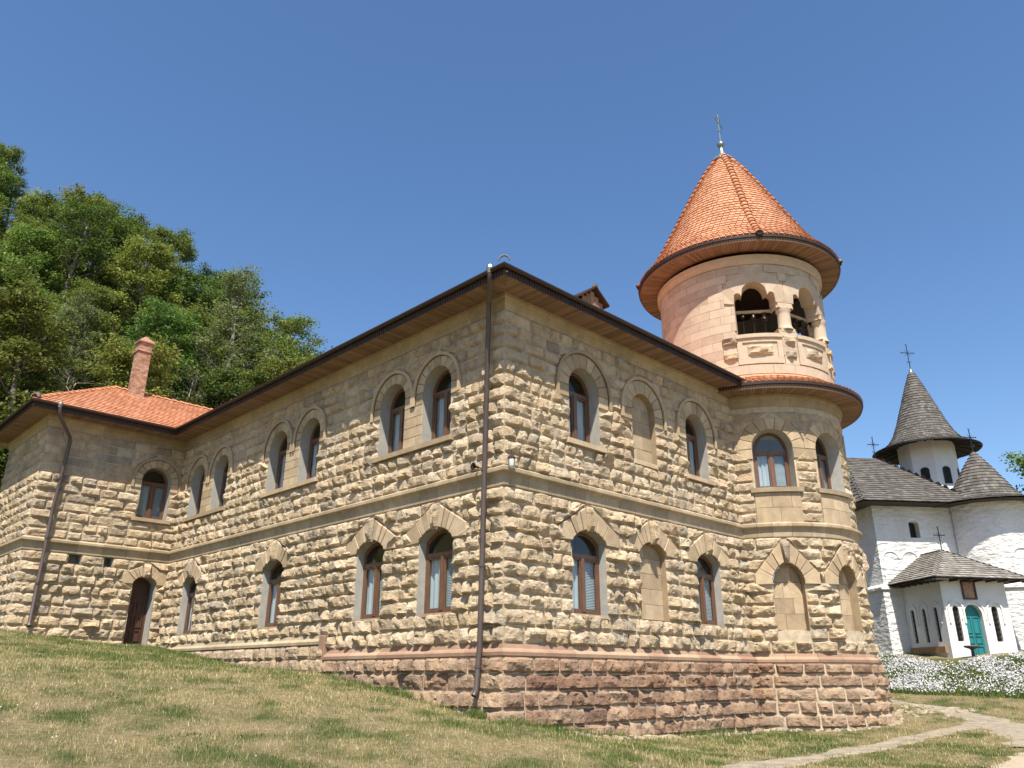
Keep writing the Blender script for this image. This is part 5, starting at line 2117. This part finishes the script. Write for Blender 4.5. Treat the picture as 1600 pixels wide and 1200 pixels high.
# painted icon: generic stand-in, dark frame with a plain figure-like patch of reds and golds
ic = ob("icon_picture", None, loc=pc(1.94, pv0 - .03, 2.58))
Mi = lambda s, z, d: tuple(np.array(pc(1.94 + s, pv0 - .03 - d, 2.58 + z)) - np.array(pc(1.94, pv0 - .03, 2.58)))
g = MB()
ring(Mi, [(-.31, 0), (.31, 0), (.31, .76), (-.31, .76)], [(-.25, .06), (.25, .06), (.25, .70), (-.25, .70)], -.02, .04, g)
g.build("picture_frame", M_DOOR, ic)
m_, nt_, b_ = new_mat("faded_icon_paint")
p_ = pos(nt_)
nt_.links.new(ramp(nt_, noise(nt_, p_, 6.5, 3), [(.3, (.12, .06, .04)), (.44, (.42, .28, .12)), (.54, (.34, .10, .07)), (.68, (.16, .20, .22)), (.8, (.5, .38, .2))]), b_.inputs["Base Color"])
g = MB()
g.add([Mi(-.26, .05, .0), Mi(.26, .05, .0), Mi(.26, .71, .0), Mi(-.26, .71, .0)], [(0, 1, 2, 3)])
g.build("picture_panel", m_, ic)
tag(ic, "framed dark icon painting hung above the teal church door", "picture")


def planter(u, v, label):
    x, y, _ = pc(u, v, 0)
    z = float(ground(x, y))
    pl = ob("planter", None, loc=(x, y, z - .02))
    g = MB()
    g.lathe([(.14, 0), (.15, .05), (.07, .10), (.055, .32), (.09, .38), (.27, .44), (.30, .50), (.27, .51), (.2, .47)], (0, 0, 0), 16)
    g.build("bowl", plain("dark_planter_stone", (.10, .08, .07), .9, .3, 6) if "dark_planter_stone" not in bpy.data.materials else bpy.data.materials["dark_planter_stone"], pl, True)
    g = MB()
    g.lathe([(.0, .5), (.24, .48)], (0, 0, 0), 12)
    g.build("soil", M_BARK, pl)
    tag(pl, label, "planter", "stone planters before the church")


planter(1.15, pv0 - .62, "dark stone bowl planter on a foot beside the teal church door")
planter(4.05, pv0 - .7, "dark stone bowl planter standing past the porch corner of the church")

# ------------------------------------------------------------------ trees
def leaf_var(m):
    """each tree shifts a little in hue and value"""
    nt = m.node_tree
    b = nt.nodes["Principled BSDF"]
    src = b.inputs["Base Color"].links[0].from_socket
    oi = N(nt, "ObjectInfo")
    h = N(nt, "HueSaturation")
    a1 = N(nt, "MapRange")
    a1.inputs[3].default_value, a1.inputs[4].default_value = .475, .525
    a2 = N(nt, "MapRange")
    a2.inputs[3].default_value, a2.inputs[4].default_value = .70, 1.35
    w_ = N(nt, "TexWhiteNoise", noise_dimensions='1D')
    nt.links.new(oi.outputs["Random"], a1.inputs[0])
    nt.links.new(oi.outputs["Random"], w_.inputs["W"])
    nt.links.new(w_.outputs["Value"], a2.inputs[0])
    nt.links.new(a1.outputs[0], h.inputs["Hue"])
    nt.links.new(a2.outputs[0], h.inputs["Value"])
    dst = [l.to_socket for l in src.links]
    nt.links.new(src, h.inputs["Color"])
    for d_ in dst: nt.links.new(h.outputs[0], d_)


LEAFS = {
    "dark": leaf_mat("dark_green_leaves", [(0, (.048, .082, .020)), (.5, (.098, .148, .034)), (1, (.17, .22, .056))], .42),
    "mid": leaf_mat("mid_green_leaves", [(0, (.078, .115, .025)), (.5, (.152, .20, .045)), (1, (.23, .275, .07))], .42),
    "pale": leaf_mat("yellow_green_leaves", [(0, (.13, .15, .032)), (.5, (.225, .245, .06)), (1, (.32, .33, .09))], .42),
    "grey": leaf_mat("grey_green_leaves", [(0, (.09, .112, .05)), (.5, (.16, .19, .085)), (1, (.24, .265, .12))], .42),
}


for m_ in LEAFS.values(): leaf_var(m_)


def make_tree(seed, h, rx, kind, nprim=26, per=64, leaf=.095, low=.3, bare=False, droop=0.0):
    """trunk, limbs and twigs; small sprays of leaves sit along the twigs inside an uneven crown outline"""
    r = np.random.default_rng(seed)
    tr = MB()
    lean = r.normal(0, .03 * h, 2)
    tp = [Vector((0, 0, -.8)), Vector((r.normal(0, .08), r.normal(0, .08), h * .22)), Vector((lean[0] * .4 + r.normal(0, .2), lean[1] * .4 + r.normal(0, .2), h * .55)), Vector((lean[0], lean[1], h * .93))]
    r0 = h * .0145
    tr.tube(tp, [r0 * 1.35, r0, r0 * .66, r0 * .12], 8)
    sprays = []
    lob = r.uniform(.6, 1.25, 7)
    for i in range(nprim):
        t = (i + r.random()) / nprim
        zb_ = h * (low * .8 + (.93 - low * .8) * t)
        base = tp[-1]
        for a, b in zip(tp[:-1], tp[1:]):
            if a.z <= zb_ <= b.z: base = a.lerp(b, (zb_ - a.z) / (b.z - a.z))
        az = i * 2.39996 + r.normal(0, .35)
        env = math.sin(math.pi * (.20 + .74 * t)) ** .85
        ln = rx * env * lob[int((az % 6.2832) / 6.2832 * 7) % 7] * r.uniform(.7, 1.15)
        up_ = (.35 + .75 * t) * r.uniform(.7, 1.2) - droop
        tip = base + Vector((math.cos(az) * ln, math.sin(az) * ln, ln * up_))
        mid = base.lerp(tip, .5) + Vector((r.normal(0, .1), r.normal(0, .1), -.06 * ln))
        rb = r0 * (.50 - .34 * t)
        tr.tube([base, mid, tip], [rb, rb * .6, .012], 5)
        sprays.append((tip, .62))
        ns = 6 if not bare else 5
        for k in range(ns):
            f = .25 + .75 * (k + r.random()) / ns
            p = base.lerp(mid, f * 2) if f < .5 else mid.lerp(tip, f * 2 - 1)
            a2 = az + r.choice([-1, 1]) * r.uniform(.5, 1.3)
            l2 = rx * r.uniform(.22, .48) * (1.15 - .4 * f)
            q = p + Vector((math.cos(a2) * l2, math.sin(a2) * l2, l2 * r.uniform(.1, .9) - droop * l2))
            tr.tube([p, q], [rb * .3, .007], 4, caps=False)
            sprays.append((q, r.uniform(.42, .75)))
            if r.random() < .75: sprays.append((p.lerp(q, .5) + Vector((r.normal(0, .15), r.normal(0, .15), .1)), r.uniform(.35, .6)))
    for k in range(5): sprays.append((tp[-1] + Vector((r.normal(0, .3), r.normal(0, .3), r.uniform(-.5, .6))), .5))
    tme = mesh("trunk", tr.v, tr.f, M_BARK if not bare else M_DEADBARK, True)
    if bare: return tme, None
    Vs, Ts = [], []
    for c, cr in sprays:
        cr = cr * rx / 2.7
        n = int(per * (cr / .55) ** 2)
        d = r.normal(0, 1, (n, 3))
        d /= np.linalg.norm(d, axis=1)[:, None]
        P = np.array(c) + d * (r.random(n) ** .5)[:, None] * cr * np.array([1.25, 1.25, .62])
        nn = d * .35 + r.normal(0, .55, (n, 3)) + np.array([0, 0, .7])
        nn /= np.linalg.norm(nn, axis=1)[:, None]
        a = np.cross(nn, r.normal(0, 1, (n, 3)))
        a /= np.linalg.norm(a, axis=1)[:, None]
        b = np.cross(nn, a)
        sz = leaf * r.uniform(.6, 1.4, n)[:, None]
        quad = np.stack([P - a * sz, P + b * sz * .55 - nn * sz * .1, P + a * sz, P - b * sz * .55 - nn * sz * .1], 1)
        Vs.append(quad.reshape(-1, 3))
        Ts.append(np.repeat(np.clip(r.normal(.5 + r.uniform(-.25, .25), .2, n), 0, 1), 4))
    return tme, fastmesh("crown", np.concatenate(Vs), 4, LEAFS[kind], {"tint": np.concatenate(Ts)})


KINDS = [
    ("broad_tree", make_tree(1, 14.0, 2.6, "dark", 27), "dark green broad-crowned tree on the wooded hillside behind the building"),
    ("maple_tree", make_tree(2, 13.5, 2.5, "mid", 27), "mid green leafy tree on the wooded hillside behind the building"),
    ("lime_tree", make_tree(3, 12.8, 2.55, "pale", 26), "yellow-green leafy tree on the wooded hillside behind the building"),
    ("slender_tree", make_tree(4, 15.0, 2.1, "grey", 30, 58, .08, .2), "grey-green feathery narrow tree on the wooded hillside behind the building"),
    ("oak_tree", make_tree(5, 13.0, 3.1, "dark", 20, 66, .10, .38), "dark open-crowned gappy tree on the wooded hillside"),
    ("ash_tree", make_tree(11, 15.0, 2.4, "mid", 26, 58, .09, .26), "airy mid green upright tree on the wooded hillside"),
]
bare_me, _ = make_tree(9, 10.5, 2.2, "dark", 22, bare=True)


def plant(name, tme, cme, x, y, s, rz, label, cat="tree", group="trees on the wooded hillside", sink=0.0):
    z = float(ground(np.array([x]), np.array([y]))[0])
    t = ob(name, None, loc=(x, y, z - sink))
    t.scale = (s, s, s * random.uniform(.92, 1.1))
    t.rotation_euler = (0, 0, rz)
    a = ob("trunk", tme, t)
    if cme is not None: ob("crown", cme, t)
    tag(t, label, cat, group)
    return t


rt_ = np.random.default_rng(21)
cnt = 0
for q in np.arange(39, 71, 3.9):
    for m in np.arange(-16, 34, 3.7):
        qq, mm = q + rt_.uniform(-1.5, 1.5), m + rt_.uniform(-1.5, 1.5)
        x = CAM[0] + .174 * qq + .985 * mm
        y = CAM[1] + .985 * qq - .174 * mm
        az = math.degrees(math.atan2(y - CAM[1], x - CAM[0]))
        if az < 54 or az > 90: continue
        if -6 < x < 14.5 and y < 27: continue
        k = rt_.choice(6, p=[.19, .20, .19, .13, .12, .17])
        nm, (tm, cm), lb = KINDS[k]
        tail = lb.index(" on the wooded")
        where = " on the crest of the wooded hill against the sky" if q > 60 else " low on the slope close behind the wing roof" if q < 47 else " halfway up the wooded slope behind the wing"
        plant(nm, tm, cm, x, y, rt_.uniform(.58, 1.06), rt_.uniform(0, 6.28), lb[:tail] + where)
        cnt += 1
# shrubs at the foot of the slope
SHR = make_tree(6, 4.2, 2.2, "mid", 22, 70, .075, .06)
SHR2 = make_tree(7, 4.0, 2.1, "pale", 22, 70, .075, .06)
for i in range(26):
    mm = -14 + i * 1.75 + rt_.uniform(-.6, .6)
    qq = 37.6 + rt_.uniform(-1.0, 6)
    x = CAM[0] + .174 * qq + .985 * mm
    y = CAM[1] + .985 * qq - .174 * mm
    if -6.2 < x < 14.5 and y < 26.5: continue
    if math.degrees(math.atan2(y - CAM[1], x - CAM[0])) < 54: continue
    k = i % 2
    plant("shrub", (SHR, SHR2)[k][0], (SHR, SHR2)[k][1], x, y, rt_.uniform(.7, 1.25), rt_.uniform(0, 6.28),
          ("mid green bushy shrub at the foot of the wooded slope", "yellow-green bushy shrub at the foot of the wooded slope")[k], "shrub", "shrubs at the foot of the slope")
for (x, y, s, lb) in ((-3.3, 29.0, .95, "pale leaning bare dead tree among the leaves above the wing roof"), (4.5, 31.5, .85, "grey bare-branched tree standing past the brick chimney")):
    t = plant("dead_tree", bare_me, None, x, y, s, x * 1.7, lb, "tree", "bare trees on the slope")
    t.rotation_euler = (.12, .3 if x < 0 else -.05, x * 1.7)
for (az_, d_, s_, k) in ((57.3, 60, .74, 5), (56.0, 63, .66, 4), (58.6, 62, .86, 1), (60.5, 60, .92, 4)):
    x = CAM[0] + d_ * math.cos(math.radians(az_))
    y = CAM[1] + d_ * math.sin(math.radians(az_))
    nm, (tm, cm), lb = KINDS[k]
    plant(nm, tm, cm, x, y, s_, az_, ("airy small tree whose top just clears the long eave", "dark stunted tree barely showing over the long eave", "rounded mid green tree at the low end of the hill crest", "dark gappy tree near the low end of the hill crest")[[57.3, 56.0, 58.6, 60.5].index(az_)])
for (x, y, s_) in ((-6.6, 24.6, 1.25), (-8.6, 26.0, 1.3), (-5.2, 26.5, 1.5), (-3.6, 25.0, 1.1)):
    plant("shrub", SHR[0], SHR[1], x, y, s_, x, "mid green bush crowding the far end of the wing", "shrub", "bushes past the end of the wing")
# trees beyond the church
for (x, y, s, k, lb) in ((44, 9.5, .85, 0, "dark tree showing between the church spire and nave roof"), (47, 4.2, .85, 1, "green tree beyond the church between spire and apse cone"),
                         (48, -2.0, 1.0, 4, "dark open tree rising beyond the church apse roof"), (52, -4.6, 1.12, 1, "leafy green tree beyond the far eave of the church")):
    nm, (tm, cm), _l = KINDS[k]
    plant(nm, tm, cm, x, y, s, x, lb, "tree", "trees beyond the church")
plant("dead_tree", bare_me, None, 50, -4.2, .95, 1.0, "thin bare tree rising beyond the apse roof of the church", "tree", "bare trees beyond the church")

# ------------------------------------------------------------------ grass, flowers, rubble
M_GRASS = leaf_mat("grass_blades", [(0, (.07, .12, .022)), (.3, (.13, .18, .04)), (.55, (.30, .27, .10)), (.8, (.50, .40, .20)), (1, (.62, .50, .28))], .25)


def blades(n, xs, ys, hgt, wid, tint, name, mat, seed):
    r = np.random.default_rng(seed)
    z = ground(xs, ys)
    a = r.uniform(0, 2 * math.pi, n)
    ln = r.uniform(.1, .7, n) * hgt
    la = r.uniform(0, 2 * math.pi, n)
    base = np.stack([xs, ys, z - .01], -1)
    dx_ = np.stack([np.cos(a), np.sin(a), 0 * a], -1) * (wid / 2)[:, None]
    tip = base + np.stack([np.cos(la) * ln, np.sin(la) * ln, hgt], -1)
    V = np.stack([base - dx_, base + dx_, tip], 1).reshape(-1, 3)
    return ob(name, fastmesh(name, V, 3, mat, {"tint": np.repeat(tint, 3)}))


r = np.random.default_rng(5)
n = 2000000
X = r.uniform(-15, 24, n)
Y = r.uniform(-12, 17.2, n)
D = np.hypot(X - CAM[0], Y - CAM[1])
AZ = np.arctan2(Y - CAM[1], X - CAM[0])
keep = (np.abs(AZ - YAW) < math.radians(36.5)) & (D > 4.5)
keep &= ~((X > -.18) & (Y > -.18) & (X < 13)) & ~((X > -W - .1) & (Y > L - .1)) & (np.hypot(X - TX, Y - TY) > TR + .25)
keep &= ~((Y > .2) & (X > 12))
keep &= (r.random(n) < np.clip((11 / np.maximum(D, 1)) ** 1.1, .12, 1) * .62)
for pts, ws in PATHS + [(ROADC, ROADW)]:
    sd = seg_dist(X, Y, pts, ws)
    keep &= (sd > -.16 + .5 * (n2(X, Y, 3.0, 51) - .5) + .4 * (n2(X, Y, 11.0, 52) - .5)) | (r.random(n) < .02)
dryv = dryness(X, Y)
keep &= r.random(n) < (1 - .35 * sstep(.6, 1, dryv) * (n2(X, Y, 2.2, 53) > .5))
X, Y, D, dryv = X[keep], Y[keep], D[keep], dryv[keep]
n = len(X)
hg = (r.uniform(.02, .07, n) + .07 * (r.random(n) > .95)) * (1.15 - .35 * dryv) * (.75 + .6 * n2(X, Y, 1.1, 54))
wallnear = np.minimum(np.where(X < 0, -X - .2, 9), np.where((Y < 0) & (X > 0) & (X < 10), -Y - .2, 9))
hg *= 1 + .9 * np.exp(-np.maximum(wallnear, 0) / .35) * (r.random(n) > .5)
wd = r.uniform(.0035, .0075, n) * np.clip(D / 8, 1, 2.4)
tint = np.clip(dryv * .62 + r.normal(.17, .27, n), 0, 1)
g_o = blades(n, X, Y, hg, wd, tint, "grass", M_GRASS, 61)
tag(g_o, "short green and straw-dry grass on the sloping lawn before the building", "grass", kind="stuff")

nw = 160000
X2 = r.uniform(-9, 14, nw)
Y2 = r.uniform(-9, 3, nw)
k_ = (sstep(.56, .70, n2(X2, Y2, 1.25, 14)) * (.3 + .7 * (n2(X2, Y2, 6.0, 15) > .45)) > r.random(nw)) & ~((X2 > -.25) & (Y2 > -.3)) & (np.hypot(X2 - TX, Y2 - TY) > TR + .4)
for pts, ws in PATHS + [(ROADC, ROADW)]: k_ &= seg_dist(X2, Y2, pts, ws) > .1
X2, Y2 = X2[k_], Y2[k_]
nw = len(X2)
wo = blades(nw, X2, Y2, r.uniform(.015, .06, nw), r.uniform(.010, .022, nw), np.clip(r.normal(.1, .12, nw), 0, 1), "clover", M_GRASS, 63)
tag(wo, "dark green low clover patches among the dry grass of the lawn", "clover", kind="stuff")
# taller weeds at the wall foot near the downpipe and along the plinth
n = 5200
S_ = r.uniform(0, 1, n)
X = np.where(S_ < .45, r.normal(-.45, .1, n), r.uniform(-.5, 10, n))
Y = np.where(S_ < .45, np.abs(r.normal(.2, 1.6, n)), -.42 + r.normal(0, .05, n))
dense = n2(X, Y, 1.4, 71) > .42
X, Y = X[dense], Y[dense]
n = len(X)
w_o = blades(n, X, Y, r.uniform(.06, .2, n), r.uniform(.008, .02, n), np.clip(r.normal(.2, .15, n), 0, 1), "weeds", M_GRASS, 72)
tag(w_o, "taller green weeds growing along the foot of the stone plinth", "weeds", kind="stuff")

# flower bed before the church
n = 70000
X = r.uniform(18.6, 25.6, n)
Y = r.uniform(-6.5, 6.5, n)
u_ = (X - CB[0]) * CU[0] + (Y - CB[1]) * CU[1]
v_ = (X - CB[0]) * CV[0] + (Y - CB[1]) * CV[1]
ins = ~((u_ > -.4) & (v_ > -.35)) & ~((u_ > .3) & (u_ < 4.0) & (v_ > -3.5)) & (X > 19.1 + .5 * n2(X, Y, .8, 81)) & ~((u_ > -.8) & (u_ < 5.2) & (v_ > -4.5 + .5 * n2(X, Y, 1.2, 88)))
X, Y = X[ins], Y[ins]
n = len(X)
lv = blades(n, X, Y, r.uniform(.08, .25, n), r.uniform(.015, .035, n), np.clip(r.normal(.2, .13, n), 0, 1), "flower_leaves", M_GRASS, 82)
tag(lv, "green stems and leaves of the flower bed before the white church", "leaves", kind="stuff")
M_PETAL = leaf_mat("white_lilac_petals", [(0, (.32, .27, .42)), (.3, (.44, .40, .49)), (.6, (.56, .545, .55)), (1, (.66, .65, .63))], .2)
pk = r.random(n) < .5 * sstep(.18, .75, n2(X, Y, 1.5, 83) * .6 + n2(X, Y, 4.5, 84) * .4)
X, Y = X[pk], Y[pk]
n = len(X)
Z = ground(X, Y) + r.uniform(.10, .28, n)
nn = r.normal(0, .45, (n, 3)) + np.array([-.5, -.3, .6])
nn /= np.linalg.norm(nn, axis=1)[:, None]
a = np.cross(nn, r.normal(0, 1, (n, 3)))
a /= np.linalg.norm(a, axis=1)[:, None]
b = np.cross(nn, a)
rad = r.uniform(.012, .030, n)[:, None]
P = np.stack([X, Y, Z], -1)
V = np.stack([P + (a * math.cos(t) + b * math.sin(t)) * rad for t in np.arange(6) * math.pi / 3], 1).reshape(-1, 3)
fl = ob("flowers", fastmesh("flowers", V, 6, M_PETAL, {"tint": np.repeat(np.clip(r.normal(.62, .3, n), 0, 1), 6)}))
tag(fl, "mass of small white and lilac flowers in the bed before the church", "flowers", kind="stuff")
# a few white clover heads in the lawn
n = 420
X = r.uniform(-8, 6, n); Y = r.uniform(-7, 6, n)
ok = (X < -.4) | (Y < -.6)
ok &= n2(X, Y, .9, 91) > .5
X, Y = X[ok], Y[ok]
n = len(X)
P = np.stack([X, Y, ground(X, Y) + r.uniform(.05, .08, n)], -1)
V = np.stack([P + np.array([math.cos(t), math.sin(t) * .4, math.sin(t) * .9]) * .009 for t in np.arange(6) * math.pi / 3], 1).reshape(-1, 3)
cl = ob("clover_heads", fastmesh("clover_heads", V, 6, M_PETAL, {"tint": np.full(n * 6, .8)}))
tag(cl, "scattered tiny white clover heads in the lawn", "flowers", kind="stuff")

# loose stones at the foot of the walls
g = MB()


def rock(x, y, s):
    z = float(ground(np.array([x]), np.array([y]))[0])
    base = [(-1, -1, -1), (1, -1, -1), (1, 1, -1), (-1, 1, -1), (-.7, -.8, 1), (.8, -.7, .8), (.7, .7, 1), (-.8, .7, .9)]
    sc = np.array([s * r.uniform(.7, 1.5), s * r.uniform(.7, 1.3), s * r.uniform(.3, .6)])
    an = r.uniform(0, 6.28)
    V = []
    for p in base:
        q = (np.array(p) + r.normal(0, .16, 3)) * sc
        V.append((x + q[0] * math.cos(an) - q[1] * math.sin(an), y + q[0] * math.sin(an) + q[1] * math.cos(an), z + q[2] + sc[2] * .45))
    g.add(V, [(0, 3, 2, 1), (4, 5, 6, 7), (0, 1, 5, 4), (1, 2, 6, 5), (2, 3, 7, 6), (3, 0, 4, 7)])


for i in range(90): rock(r.uniform(1.5, 9.8), -.42 + abs(r.normal(0, .06)) * -1, r.uniform(.03, .085))
for i in range(150):
    x, y = r.uniform(13.6, 16.6), r.uniform(-3.2, .8)
    if math.hypot(x - TX, y - TY) > TR + .35: rock(x, y, r.uniform(.025, .10))
for i in range(60):
    t = r.uniform(math.radians(205), math.radians(330))
    rock(TX + (TR + .42) * math.cos(t), TY + (TR + .42) * math.sin(t), r.uniform(.03, .08))
o = g.build("rubble", M_ROCK, None)
tag(o, "loose broken stones scattered along the foot of the walls and tower", "rubble", kind="stuff")
print("TREES", cnt)
